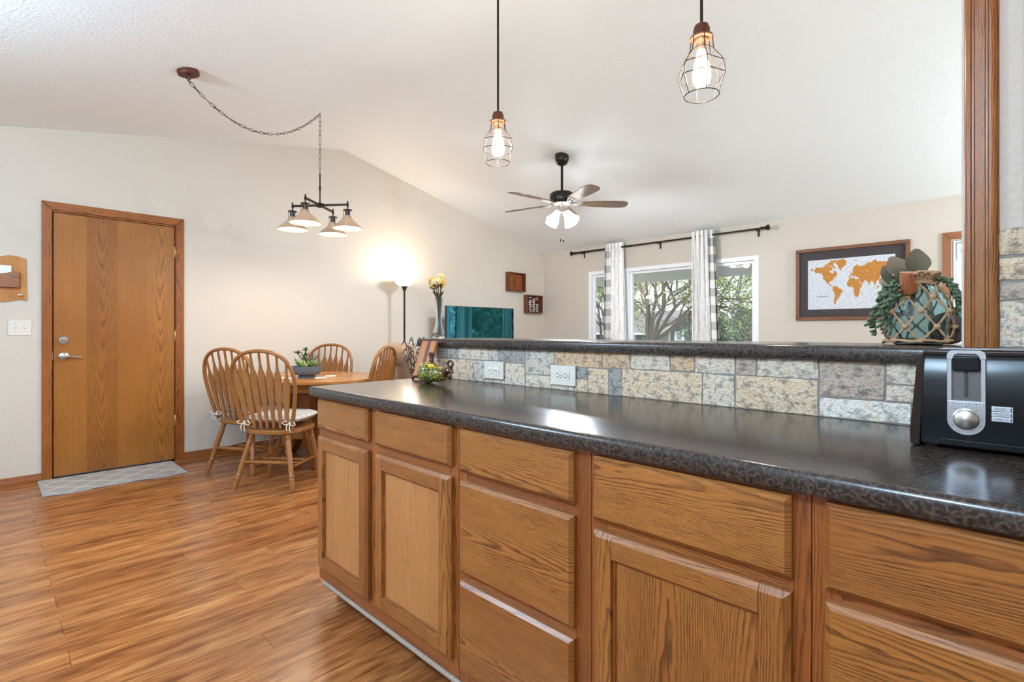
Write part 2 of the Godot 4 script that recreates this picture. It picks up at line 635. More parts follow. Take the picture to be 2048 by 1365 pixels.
func speckle_image() -> ImageTexture:
	# glazed bird: yellow-green flecks in black
	var im := Image.create(256, 256, false, Image.FORMAT_RGB8)
	var n1 := noise(33, 0.09, 1, FastNoiseLite.TYPE_CELLULAR)
	n1.cellular_return_type = FastNoiseLite.RETURN_DISTANCE2_SUB
	var n2 := noise(34, 0.02, 2)
	for x in 256:
		for y in 256:
			var k := n1.get_noise_2d(x, y * 1.7)
			var y2 := rgb8(204, 206, 128).lerp(rgb8(190, 180, 40), smoothstep(-0.2, 0.3, n2.get_noise_2d(x, y)))
			im.set_pixel(x, y, rgb8(26, 24, 16).lerp(y2, smoothstep(-0.78, -0.62, k)))
	return ImageTexture.create_from_image(im)

func make_materials() -> void:
	var oak := wood_image(1280, 1100, 1.2, 0.72, 3, rgb8(168, 107, 49), rgb8(148, 88, 38), rgb8(82, 45, 19), 7, 0.18, 0.6, 15.0, 1.0)
	var oak_plain := wood_image(768, 512, 1.2, 0.72, 23, rgb8(174, 119, 70), rgb8(160, 105, 58), rgb8(112, 68, 36), 5, 0.24, 0.26, 13.0, 0.6)
	M.oak = wood(oak, Color(1, 1, 1), 0.34)
	M.oak_frame = wood(oak, Color(0.95, 0.86, 0.82), 0.36)
	M.oak_panel = wood(oak_plain, Color(1.07, 1.07, 1.06), 0.36)
	M.oak_post = wood(oak, Color(0.96, 0.94, 0.9), 0.34)
	M.oak_trim = wood(oak, Color(1.0, 0.92, 0.8), 0.34)
	M.oak_chair = wood(oak_plain, Color(0.92, 0.88, 0.78), 0.22)
	M.oak_table = wood(oak_plain, Color(1.15, 1.15, 1.04), 0.24)
	M.door = wood(wood_image(1024, 512, 2.2, 0.9, 61, rgb8(166, 106, 44), rgb8(144, 86, 34), rgb8(94, 53, 20), -13, 0.2, 0.5, 6.0, 0.25, 2, 0.35), Color.WHITE, 0.32, 2.2, 0.9)
	for m: StandardMaterial3D in [M.oak, M.oak_frame, M.oak_panel]:
		m.clearcoat_enabled = true   # varnish
		m.clearcoat = 0.3
		m.clearcoat_roughness = 0.3
	M.walnut = wood(oak_plain, Color(0.62, 0.53, 0.43), 0.45)
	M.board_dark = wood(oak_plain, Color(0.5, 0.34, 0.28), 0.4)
	M.board_light = wood(oak_plain, Color(1.08, 1.0, 0.88), 0.4)
	var ft := floor_image(1024, 1024, 2.6, 1.3, 71)
	M.planks = []
	for k in 5:
		var m := wood(ft, [Color(1, 1, 1), Color(0.93, 0.9, 0.88), Color(1.04, 1.03, 1.0), Color(0.96, 0.93, 0.9), Color(1.0, 0.96, 0.93)][k], 0.27, 2.6, 1.3)
		M.planks.append(m)
	M.subfloor = mat(rgb8(70, 42, 26), 0.8)
	M.carpet = tri_mat(mat(rgb8(196, 184, 168), 1.0), 6.0)
	M.carpet.albedo_texture = ntex(noise(15, 0.08, 3), 256, ramp([[0.0, Color(0.8, 0.8, 0.8)], [1.0, Color(1, 1, 1)]]))
	# paint
	var peel := ntex(noise(40, 0.045, 3), 512, null, 5.0)
	M.wall = tri_mat(mat(rgb8(204, 192, 177), 0.55), 1.6)
	M.wall.normal_enabled = true
	M.wall.normal_texture = peel
	M.wall.normal_scale = 0.22
	M.ceiling = tri_mat(mat(rgb8(243, 244, 244), 0.8), 1.6)
	M.ceiling.normal_enabled = true
	M.ceiling.normal_texture = ntex(noise(41, 0.05, 4), 512, null, 7.0)
	M.ceiling.normal_scale = 0.26
	M.white_trim = mat(rgb8(236, 235, 232), 0.35)
	M.white_door = mat(rgb8(226, 226, 224), 0.4)
	# laminate
	var lf := noise(50, 0.016, 5)
	lf.fractal_type = FastNoiseLite.FRACTAL_RIDGED
	lf.domain_warp_enabled = true
	lf.domain_warp_amplitude = 38.0
	lf.domain_warp_frequency = 0.012
	M.laminate = tri_mat(mat(Color(1, 1, 1), 0.19), 3.4)
	M.laminate.albedo_texture = ntex(lf, 1024, ramp([[0.0, rgb8(21, 17, 16)], [0.5, rgb8(41, 33, 30)], [0.74, rgb8(68, 56, 50)], [0.9, rgb8(96, 83, 76)], [1.0, rgb8(154, 141, 132)]]))
	# stone tiles
	var sf := noise(55, 0.008, 7)
	sf.fractal_gain = 0.66
	var sn := ntex(sf, 1024, ramp([[0.0, rgb8(148, 138, 130)], [0.34, rgb8(196, 188, 180)], [0.48, rgb8(240, 236, 230)], [0.62, rgb8(252, 243, 228)], [0.78, rgb8(238, 216, 188)], [1.0, rgb8(206, 172, 138)]]))
	var sbf := noise(56, 0.03, 6)
	sbf.fractal_gain = 0.62
	var sb := ntex(sbf, 512, null, 14.0)
	M.stone = []
	for c: Color in [rgb8(232, 212, 188), rgb8(216, 210, 204), rgb8(222, 194, 164), rgb8(172, 172, 172), rgb8(232, 221, 208), rgb8(200, 184, 174), rgb8(246, 242, 238)]:
		var m := tri_mat(mat(c, 0.7), 3.4)
		m.albedo_texture = sn
		m.normal_enabled = true
		m.normal_texture = sb
		m.normal_scale = 0.75
		M.stone.append(m)
	M.grout = mat(rgb8(142, 134, 126), 0.9)
	M.plate = mat(rgb8(220, 212, 199), 0.3)
	M.plate_dark = mat(rgb8(60, 54, 50), 0.5)
	M.jack = mat(rgb8(206, 160, 124), 0.4)
	# metals
	M.bronze = mat(rgb8(52, 38, 32), 0.38, 0.75)
	M.rust = mat(rgb8(96, 50, 32), 0.55, 0.5)
	M.copper = mat(rgb8(150, 92, 62), 0.35, 0.8)
	M.nickel = mat(rgb8(196, 190, 182), 0.28, 0.95)
	M.gunmetal = mat(rgb8(70, 64, 60), 0.3, 0.8)
	M.brass_hinge = mat(rgb8(190, 160, 110), 0.35, 0.9)
	M.black_metal = mat(rgb8(34, 32, 31), 0.4, 0.6)
	M.fan_dark = mat(rgb8(38, 33, 31), 0.2, 0.4)
	M.fan_blade = wood(oak_plain, Color(0.66, 0.76, 0.95), 0.25)
	M.amber_glass = glass(rgb8(166, 142, 120), 0.84, 0.25)
	M.bulb_glass = glass(rgb8(255, 240, 216), 0.3, 0.03)
	M.filament = glow(rgb8(255, 226, 170), 14.0)
	M.bulb_core = glow(rgb8(255, 240, 212), 3.2)
	M.socket = mat(rgb8(176, 140, 104), 0.4, 0.4)
	M.frosted = glow(rgb8(255, 250, 243), 2.2)
	M.torch_bowl = glow(rgb8(255, 246, 228), 1.0)
	M.ceiling_glow = glow(rgb8(255, 252, 246), 2.0)
	# window
	M.vinyl = mat(rgb8(240, 240, 240), 0.3)
	M.pane = glass(rgb8(235, 242, 242), 0.05, 0.0)
	M.curtain = mat(Color.WHITE, 0.9)
	M.curtain.albedo_texture = curtain_image()
	M.curtain.cull_mode = BaseMaterial3D.CULL_DISABLED
	M.curtain.backlight_enabled = true
	M.curtain.backlight = Color(0.22, 0.22, 0.22)
	# things
	M.tv_screen = mat(rgb8(70, 142, 156), 0.03, 1.0)
	M.tv_body = mat(rgb8(24, 25, 28), 0.4)
	M.mat_board = mat(rgb8(66, 58, 58), 0.8)
	M.map = mat(Color.WHITE, 0.6)
	M.map.albedo_texture = map_image()
	M.map_frame = wood(oak_plain, Color(0.72, 0.62, 0.46), 0.4)
	M.rug = mat(Color.WHITE, 1.0)
	M.rug.albedo_texture = rug_image()
	M.cushion = mat(Color.WHITE, 0.95)
	M.cushion.albedo_texture = plaid_image()
	M.cushion.uv1_scale = Vector3(7, 7, 1)
	M.cord = mat(rgb8(232, 226, 214), 0.9)
	M.suede = tri_mat(mat(rgb8(176, 146, 122), 0.95), 3.0)
	M.suede.albedo_texture = ntex(noise(18, 0.03, 3), 256, ramp([[0.0, Color(0.86, 0.85, 0.84)], [1.0, Color(1, 1, 1)]]))
	M.suede.rim_enabled = true
	M.suede.rim = 0.3
	M.toaster_black = mat(rgb8(16, 18, 22), 0.16)
	M.toaster_black.metallic_specular = 0.4
	M.toaster_top = mat(rgb8(40, 26, 20), 0.2, 0.3)
	M.brushed = mat(rgb8(190, 194, 200), 0.3, 0.85)
	M.steel_dark = mat(rgb8(112, 110, 112), 0.35, 0.8)
	M.button = mat(rgb8(206, 210, 216), 0.35, 0.3)
	M.ink = mat(rgb8(60, 62, 68), 0.6)
	M.jar = mat(rgb8(190, 214, 216), 0.01)
	M.jar.refraction_enabled = true
	M.jar.refraction_scale = 0.05
	M.jar.transparency = BaseMaterial3D.TRANSPARENCY_ALPHA
	M.jar.albedo_color.a = 0.02
	M.clear_glass = mat(rgb8(236, 242, 242), 0.02)
	M.clear_glass.refraction_enabled = true
	M.clear_glass.refraction_scale = 0.05
	M.clear_glass.transparency = BaseMaterial3D.TRANSPARENCY_ALPHA
	M.clear_glass.albedo_color.a = 0.01
	M.rope = mat(rgb8(176, 140, 106), 0.95)
	M.cork = wood(oak_plain, Color(0.86, 0.68, 0.5), 0.6)
	M.bead = mat(rgb8(78, 96, 66), 0.5)
	M.bead2 = mat(rgb8(62, 82, 62), 0.5)
	M.rosette = mat(rgb8(104, 100, 80), 0.6)
	M.rosette2 = mat(rgb8(126, 112, 92), 0.6)
	M.lid = mat(rgb8(58, 34, 26), 0.5)
	M.bowl = mat(rgb8(96, 104, 112), 0.6)
	M.soil = mat(rgb8(58, 46, 38), 1.0)
	M.leaf = mat(rgb8(112, 142, 72), 0.5)
	M.leaf_pale = mat(rgb8(168, 182, 110), 0.5)
	M.leaf_dark = mat(rgb8(52, 74, 42), 0.5)
	M.twig = mat(rgb8(66, 56, 52), 0.8)
	M.petal = mat(rgb8(230, 206, 150), 0.8)
	M.petal_deep = mat(rgb8(216, 178, 104), 0.8)
	M.dry_stem = mat(rgb8(72, 66, 44), 0.9)
	M.speckle = mat(Color.WHITE, 0.15)
	M.speckle.albedo_texture = speckle_image()
	M.speckle.uv1_scale = Vector3(5, 5, 1)
	M.speckle.uv1_triplanar = true
	M.bird_brown = mat(rgb8(78, 38, 26), 0.25)
	M.bird_yellow = mat(rgb8(204, 170, 30), 0.3)
	M.paper = mat(rgb8(236, 236, 236), 0.9)
	M.chip = mat(rgb8(232, 232, 228), 0.7)
	M.coaster = mat(rgb8(228, 214, 196), 0.7)
	# outdoors
	M.grass = tri_mat(mat(rgb8(104, 128, 72), 1.0), 0.6)
	M.grass.albedo_texture = ntex(noise(81, 0.04, 4), 256, ramp([[0.0, Color(0.7, 0.7, 0.66)], [1.0, Color(1, 1, 1)]]))
	M.siding_blue = mat(rgb8(48, 92, 112), 0.7)
	M.siding_grey = mat(rgb8(150, 156, 168), 0.7)
	M.shingle = tri_mat(mat(rgb8(150, 146, 152), 0.9), 0.9)
	M.shingle.albedo_texture = ntex(noise(82, 0.06, 4), 256, ramp([[0.0, Color(0.7, 0.7, 0.7)], [1.0, Color(1, 1, 1)]]))
	M.soffit = mat(rgb8(236, 234, 232), 0.7)
	M.house_glass = mat(rgb8(150, 160, 168), 0.1)
	M.bark = tri_mat(mat(rgb8(122, 104, 88), 0.95), 2.0)
	M.bark.albedo_texture = ntex(noise(83, 0.05, 4), 256, ramp([[0.0, Color(0.6, 0.58, 0.55)], [1.0, Color(1, 1, 1)]]))
	M.spring_leaf = mat(rgb8(172, 190, 92), 0.7)
	M.spring_leaf.backlight_enabled = true
	M.spring_leaf.backlight = Color(0.35, 0.4, 0.14)
	M.fir = mat(rgb8(92, 128, 96), 0.8)
	M.foot_trim = tri_mat(mat(rgb8(176, 162, 148), 0.45), 9.0)
	M.foot_trim.albedo_texture = ntex(noise(84, 0.05, 4), 256, ramp([[0.0, Color(0.55, 0.5, 0.46)], [0.5, Color(0.9, 0.88, 0.86)], [1.0, Color(1, 1, 1)]]))
	M.concrete = mat(rgb8(204, 202, 198), 0.9)

# ---------------------------------------------------------------- scene
func _ready() -> void:
	rng.seed = 7
	# camera: level, at standing height in the kitchen, lens shifted down a little
	var cam := Camera3D.new()
	cam.name = "camera"
	cam.projection = Camera3D.PROJECTION_FRUSTUM
	cam.near = 0.05
	cam.far = 300.0
	cam.size = 0.05 * 1365.0 / F
	cam.frustum_offset = Vector2(0, -0.05 * (682.5 - 663.4) / F)
	cam.position = Vector3(0, EYE, 0)
	cam.rotation.y = deg_to_rad(44.34)
	add_child(cam)
	cam.current = true
	# sky: bright, thinly overcast
	var env := Environment.new()
	var sky := Sky.new()
	var sm := ProceduralSkyMaterial.new()
	sm.sky_top_color = rgb8(196, 212, 236)
	sm.sky_horizon_color = rgb8(222, 228, 238)
	sm.ground_horizon_color = rgb8(170, 170, 166)
	sm.ground_bottom_color = rgb8(120, 122, 110)
	sm.sky_energy_multiplier = 1.25
	sky.sky_material = sm
	env.background_mode = Environment.BG_SKY
	env.sky = sky
	env.tonemap_mode = Environment.TONE_MAPPER_LINEAR
	env.tonemap_exposure = 1.18
	env.sdfgi_enabled = true
	env.ssao_enabled = true
	env.ssil_enabled = true
	var we := WorldEnvironment.new()
	we.name = "environment"
	we.environment = env
	add_child(we)
	# hazy sun from behind the house
	var sun := DirectionalLight3D.new()
	sun.name = "sun"
	sun.light_color = Color(1.0, 0.98, 0.95)
	sun.light_energy = 1.1
	sun.light_angular_distance = 6.0
	sun.shadow_enabled = true
	add_child(sun)
	sun.look_at_from_position(Vector3.ZERO, Vector3(-0.35, -1.35, -0.75), Vector3.UP)
	make_materials()
	added_kitchen_lights()
	shell()
	openings()
	peninsula()
	backsplash()
	entry_wall()
	window_wall()
	dining()
	hanging_lamps()
	living()
	bar_things()
	outdoors()

func lamp(parent: Node, at: Vector3, c: Color, energy: float, size: float) -> OmniLight3D:
	var l := OmniLight3D.new()
	l.name = "light"
	l.light_color = c
	l.light_energy = energy
	l.light_size = size
	l.omni_range = 14.0
	l.omni_attenuation = 2.0
	l.shadow_enabled = true
	parent.add_child(l, true)
	l.position = at
	return l

func added_kitchen_lights() -> void:
	# two unseen opal globes, added under the kitchen ceiling to brighten the room
	for k in 2:
		var x: float = [-2.8, -0.25][k]
		var z: float = 0.8
		var t := thing("added_ceiling_light", ["added unseen opal globe light by the patio door behind the viewer", "added unseen opal globe light by the sink behind the viewer"][k], "light", Vector3(x, ceiling_y(z), z), 0.0, "added globes brightening the kitchen from behind the viewer")
		var b := mb()
		b.lathe([Vector2(0.0, 0.02), Vector2(0.08, 0.02), Vector2(0.08, -0.02), Vector2(0.02, -0.03), Vector2(0.018, -0.09), Vector2(0.05, -0.1), Vector2(0.05, -0.12)], 24)
		part("stem", b, M.nickel, t)
		b = mb()
		b.ball(Vector3(0, -0.24, 0), 0.14, 24, 16)
		part("light_globe", b, M.ceiling_glow, t)
		lamp(t, Vector3(0, -0.24, 0), COOL, KITCHEN, 0.13)

func shell() -> void:
	# ceiling: two slopes meeting at the ridge
	var x0 := WX - 0.14
	var x1 := EX + 0.14
	var yk := ceiling_y(SZ + 0.14)
	var yl := ceiling_y(WZ - 0.14)
	var b := mb()
	b.xf = Transform3D(Basis(Vector3(0, 0, 1), Vector3(0, 1, 0), Vector3(-1, 0, 0)), Vector3.ZERO)  # polygon x -> world z, depth -> -x
	b.prism(PackedVector2Array([Vector2(SZ + 0.14, yk), Vector2(RZ, RY), Vector2(WZ - 0.14, yl), Vector2(WZ - 0.14, yl + 0.14), Vector2(RZ, RY + 0.14), Vector2(SZ + 0.14, yk + 0.14)]), -x0, -x1)
	setting("ceiling", b, M.ceiling)
	# gable walls
	for side in 2:
		b = mb()
		b.xf = Transform3D(Basis(Vector3(0, 0, 1), Vector3(0, 1, 0), Vector3(-1, 0, 0)), Vector3.ZERO)
		var p := PackedVector2Array()
		if side == 0:
			p.append_array([Vector2(SZ, 0), Vector2(1.5, 0), Vector2(1.5, 2.05), Vector2(0.52, 2.05), Vector2(0.52, 0), Vector2(-0.335, 0), Vector2(-0.335, 2.082), Vector2(-1.17, 2.082), Vector2(-1.17, 0)])
		else:
			p.append_array([Vector2(SZ, 0), Vector2(-3.3, 0), Vector2(-3.3, 2.05), Vector2(-5.5, 2.05), Vector2(-5.5, 0)])
		p.append_array([Vector2(WZ, 0), Vector2(WZ, ceiling_y(WZ)), Vector2(RZ, RY), Vector2(SZ, ceiling_y(SZ))])
		if side == 0:
			b.prism(p, -WX, -WX + 0.13)
			setting("wall_left", b, M.wall)
		else:
			b.prism(p, -EX, -EX - 0.13)
			setting("wall_right", b, M.wall)
	# window wall, with a hole for the window and one for the side door
	b = mb()
	var h := ceiling_y(WZ) + 0.03
	var add := func(w: MB, xa: float, xb: float, ya: float, yb: float, za: float, zb: float) -> void:
		w.box(Vector3((xa + xb) / 2, (ya + yb) / 2, (za + zb) / 2), Vector3(xb - xa, yb - ya, absf(zb - za)))
	add.call(b, WX - 0.13, -4.44, 0, h, WZ, WZ - 0.14)
	add.call(b, -4.44, -2.073, 0, 0.62, WZ, WZ - 0.14)
	add.call(b, -4.44, -2.073, 2.017, h, WZ, WZ - 0.14)
	add.call(b, -2.073, -0.385, 0, h, WZ, WZ - 0.14)
	add.call(b, -0.385, 0.53, 1.97, h, WZ, WZ - 0.14)
	add.call(b, 0.53, EX + 0.13, 0, h, WZ, WZ - 0.14)
	setting("wall_back", b, M.wall)
	# kitchen outer wall behind the viewer: patio door opening and sink window opening
	b = mb()
	h = ceiling_y(SZ) + 0.02
	add.call(b, WX - 0.13, -4.55, 0, h, SZ, SZ + 0.13)
	add.call(b, -4.55, -2.75, 2.03, h, SZ, SZ + 0.13)
	add.call(b, -2.75, -1.35, 0, h, SZ, SZ + 0.13)
	add.call(b, -1.35, -0.15, 0, 1.08, SZ, SZ + 0.13)
	add.call(b, -1.35, -0.15, 2.0, h, SZ, SZ + 0.13)
	add.call(b, -0.15, EX + 0.13, 0, h, SZ, SZ + 0.13)
	setting("wall_front", b, M.wall)
	# wall between kitchen and living room: low under the bar, full height at the right
	b = mb()
	b.xf = Transform3D.IDENTITY
	add.call(b, -2.14, -0.086, 0, 1.066, SZF - 0.006, SZF - 0.13)
	add.call(b, -0.086, EX, 0, ceiling_y(SZF - 0.13) - 0.0, SZF - 0.006, SZF - 0.13)
	setting("wall_bar", b, M.wall)
	# floor: boards in the kitchen and dining corner, carpet beyond the bar
	var fl := setting_node("floor")
	b = mb()
	b.box(Vector3((WX + EX) / 2, -0.06, (WZ + SZ) / 2), Vector3(EX - WX + 0.26, 0.1, SZ - WZ + 0.26))
	part("slab", b, M.subfloor, fl)
	b = mb()
	b.box(Vector3((-3.3 + EX) / 2, -0.006, (WZ - 1.74) / 2), Vector3(EX + 3.3, 0.02, -1.74 - WZ), 0.004)
	part("carpet", b, M.carpet, fl)
	var pw := 0.132
	var xs := -4.148 - 9 * pw
	var row := 0
	while xs < EX:
		var xa := maxf(xs, WX)
		var xb := minf(xs + pw, EX)
		if xb - xa > 0.02:
			var z := SZ
			var joints := []
			var first := -0.2 if row % 2 == 0 else -0.2 + 0.35 + 0.5 * rng.randf()
			var zj := first - 1.22 * 6
			while zj < SZ:
				joints.append(zj)
				zj += 1.22
			var zend := WZ if xb < -3.3 else -1.68
			joints = joints.filter(func(q): return q > zend + 0.05 and q < SZ - 0.05)
			joints.push_front(zend)
			joints.append(SZ)
			for k in joints.size() - 1:
				var pb := mb()
				pb.xf = Transform3D(Basis(Vector3(0, 0, 1), Vector3(0, 1, 0), Vector3(-1, 0, 0)), Vector3.ZERO)
				var L: float = joints[k + 1] - joints[k] - 0.0007
				var zc: float = (joints[k + 1] + joints[k]) / 2
				pb.box(Vector3(zc, -0.005, -(xa + xb) / 2), Vector3(L, 0.01, xb - xa - 0.0008), 0.0009, 0)
				if (xa + xb) / 2 > -0.2 and zc < -1.0:
					continue
				part("plank", pb, M.planks[rng.randi() % 5], fl)
		xs += pw
		row += 1

func baseboard(called: String, along_z: bool, a: float, c: float, at: float, into: float) -> void:
	var b := mb()
	var prof := PackedVector2Array([Vector2(0, 0), Vector2(0.013, 0), Vector2(0.013, 0.035), Vector2(0.0105, 0.039), Vector2(0.0105, 0.046), Vector2(0.006, 0.06), Vector2(0, 0.063)])
	var p := PackedVector2Array()
	for q in prof:
		p.append(Vector2(q.x * into, q.y))
	if along_z:
		b.xf = Transform3D(Basis(Vector3(1, 0, 0), Vector3(0, 1, 0), Vector3(0, 0, 1)), Vector3(at, 0, 0))
	else:
		b.xf = Transform3D(Basis(Vector3(0, 0, 1), Vector3(0, 1, 0), Vector3(1, 0, 0)), Vector3(0, 0, at))
	b.prism(p, a, c, 0.0, 2)
	setting(called, b, M.oak_trim)

func openings() -> void:
	# patio door and sink window in the wall behind the viewer
	var t := setting_node("door_3")
	for k in 2:
		var x0: float = -4.55 + 0.9 * k
		var b := mb()
		var z: float = SZ + 0.05 + 0.03 * k
		b.box(Vector3(x0 + 0.04, 1.015, z), Vector3(0.08, 2.03, 0.04), 0.004)
		b.box(Vector3(x0 + 0.86, 1.015, z), Vector3(0.08, 2.03, 0.04), 0.004)
		b.box(Vector3(x0 + 0.45, 0.06, z), Vector3(0.74, 0.12, 0.04), 0.004)
		b.box(Vector3(x0 + 0.45, 1.985, z), Vector3(0.74, 0.09, 0.04), 0.004)
		part("sash", b, M.vinyl, t)
		b = mb()
		b.box(Vector3(x0 + 0.45, 1.03, z), Vector3(0.76, 1.84, 0.006))
		part("pane", b, M.pane, t)
	t = setting_node("door_4")  # unseen glass door, added to let more daylight into the living room
	for k in 2:
		var z0: float = -5.5 + 1.1 * k
		var b := mb()
		var x: float = EX + 0.05 + 0.03 * k
		b.box(Vector3(x, 1.025, z0 + 0.04), Vector3(0.04, 2.05, 0.08), 0.004)
		b.box(Vector3(x, 1.025, z0 + 1.06), Vector3(0.04, 2.05, 0.08), 0.004)
		b.box(Vector3(x, 0.06, z0 + 0.55), Vector3(0.04, 0.12, 0.94), 0.004)
		b.box(Vector3(x, 2.0, z0 + 0.55), Vector3(0.04, 0.1, 0.94), 0.004)
		part("sash", b, M.vinyl, t)
		b = mb()
		b.box(Vector3(x, 1.03, z0 + 0.55), Vector3(0.006, 1.86, 0.96))
		part("pane", b, M.pane, t)
	t = setting_node("door_5")
	var gl := mb()
	for z: float in [0.55, 1.47]:
		gl.box(Vector3(WX - 0.06, 1.025, z), Vector3(0.05, 2.05, 0.06), 0.004)
	gl.box(Vector3(WX - 0.06, 0.05, 1.01), Vector3(0.05, 0.1, 0.86), 0.004)
	gl.box(Vector3(WX - 0.06, 2.01, 1.01), Vector3(0.05, 0.08, 0.86), 0.004)
	part("sash", gl, M.vinyl, t)
	gl = mb()
	gl.box(Vector3(WX - 0.06, 1.03, 1.01), Vector3(0.006, 1.9, 0.87))
	part("pane", gl, M.pane, t)
	t = setting_node("window_2")
	var b := mb()
	for s: float in [-1.0, 0.0, 1.0]:
		b.box(Vector3(-0.75 + s * 0.575, 1.54, SZ + 0.06), Vector3(0.05, 0.92, 0.05), 0.004)
	b.box(Vector3(-0.75, 1.105, SZ + 0.06), Vector3(1.2, 0.05, 0.05), 0.004)
	b.box(Vector3(-0.75, 1.975, SZ + 0.06), Vector3(1.2, 0.05, 0.05), 0.004)
	part("frame", b, M.vinyl, t)
	b = mb()
	b.box(Vector3(-0.75, 1.54, SZ + 0.06), Vector3(1.15, 0.87, 0.006))
	part("pane", b, M.pane, t)
	baseboard("baseboard_left", true, -1.22, WZ, WX, 1.0)
	baseboard("baseboard_entry", true, 0.52, -0.285, WX, 1.0)
	baseboard("baseboard_back", false, WX, -0.46, WZ, 1.0)

# a front board lying in x,y, its face towards +z; the edge slopes in by the given widths at left, right, bottom and top
func front_board(w: float, h: float, grain: int, slope := [0.009, 0.009, 0.009, 0.009], thick := 0.021) -> MB:
	var b := mb()
	var z0 := 0.012
	b.box(Vector3(0, 0, z0 / 2), Vector3(w, h, z0), 0.0, grain)
	var z1 := thick
	var lo := Vector2(-w / 2, -h / 2)
	var hi := Vector2(w / 2, h / 2)
	var O := [lo, Vector2(hi.x, lo.y), hi, Vector2(lo.x, hi.y)]
	var a: Vector2 = lo + Vector2(slope[0], slope[2])
	var c: Vector2 = hi - Vector2(slope[1], slope[3])
	var I := [a, Vector2(c.x, a.y), c, Vector2(a.x, c.y)]
	for k in 4:
		var k2 := (k + 1) % 4
		var q := [Vector3(O[k].x, O[k].y, z0), Vector3(O[k2].x, O[k2].y, z0), Vector3(I[k2].x, I[k2].y, z1), Vector3(I[k].x, I[k].y, z1)]
		var nn: Vector3 = (q[1] - q[0]).cross(q[3] - q[0]).normalized()
		b.quad(q[0], q[1], q[2], q[3], nn, MB.guv(q[0], 2, grain), MB.guv(q[1], 2, grain), MB.guv(q[2], 2, grain), MB.guv(q[3], 2, grain))
	var f := [Vector3(I[0].x, I[0].y, z1), Vector3(I[1].x, I[1].y, z1), Vector3(I[2].x, I[2].y, z1), Vector3(I[3].x, I[3].y, z1)]
	b.quad(f[0], f[1], f[2], f[3], Vector3(0, 0, 1), MB.guv(f[0], 2, grain), MB.guv(f[1], 2, grain), MB.guv(f[2], 2, grain), MB.guv(f[3], 2, grain))
	return b

func slab_front(w: float, h: float, grain: int) -> MB:
	return front_board(w, h, grain)

func cabinet_door(t: Node, x0: float, x1: float, y0: float, y1: float, z: float, panel: Material) -> void:
	var w := x1 - x0
	var h := y1 - y0
	var s := 0.052
	var b := mb()
	b.box(Vector3(0, 0, 0.005), Vector3(w - 0.09, h - 0.09, 0.009), 0.0, 1)
	var d := part("door", b, panel, t)
	d.position = Vector3((x0 + x1) / 2, (y0 + y1) / 2, z)
	for e: float in [-1.0, 1.0]:
		var o := part("stile", front_board(s, h, 1, [0.011, 0.001, 0.011, 0.011] if e < 0 else [0.001, 0.011, 0.011, 0.011]), M.oak, d)
		o.position = Vector3(e * (w / 2 - s / 2), 0, 0)
		o = part("rail", front_board(w - 2 * s - 0.0008, s, 0, [0.0, 0.0, 0.011, 0.001] if e < 0 else [0.0, 0.0, 0.001, 0.011]), M.oak, d)
		o.position = Vector3(0, e * (h / 2 - s / 2), 0)
		# bead round the panel
		b = mb()
		b.box(Vector3(e * (w / 2 - s - 0.004), 0, 0.0105), Vector3(0.008, h - 2 * s, 0.006), 0.002, 1)
		part("bead", b, M.oak_frame, d)
		b = mb()
		b.box(Vector3(0, e * (h / 2 - s - 0.004), 0.0105), Vector3(w - 2 * s - 0.016, 0.008, 0.006), 0.002, 0)
		part("bead", b, M.oak_frame, d)

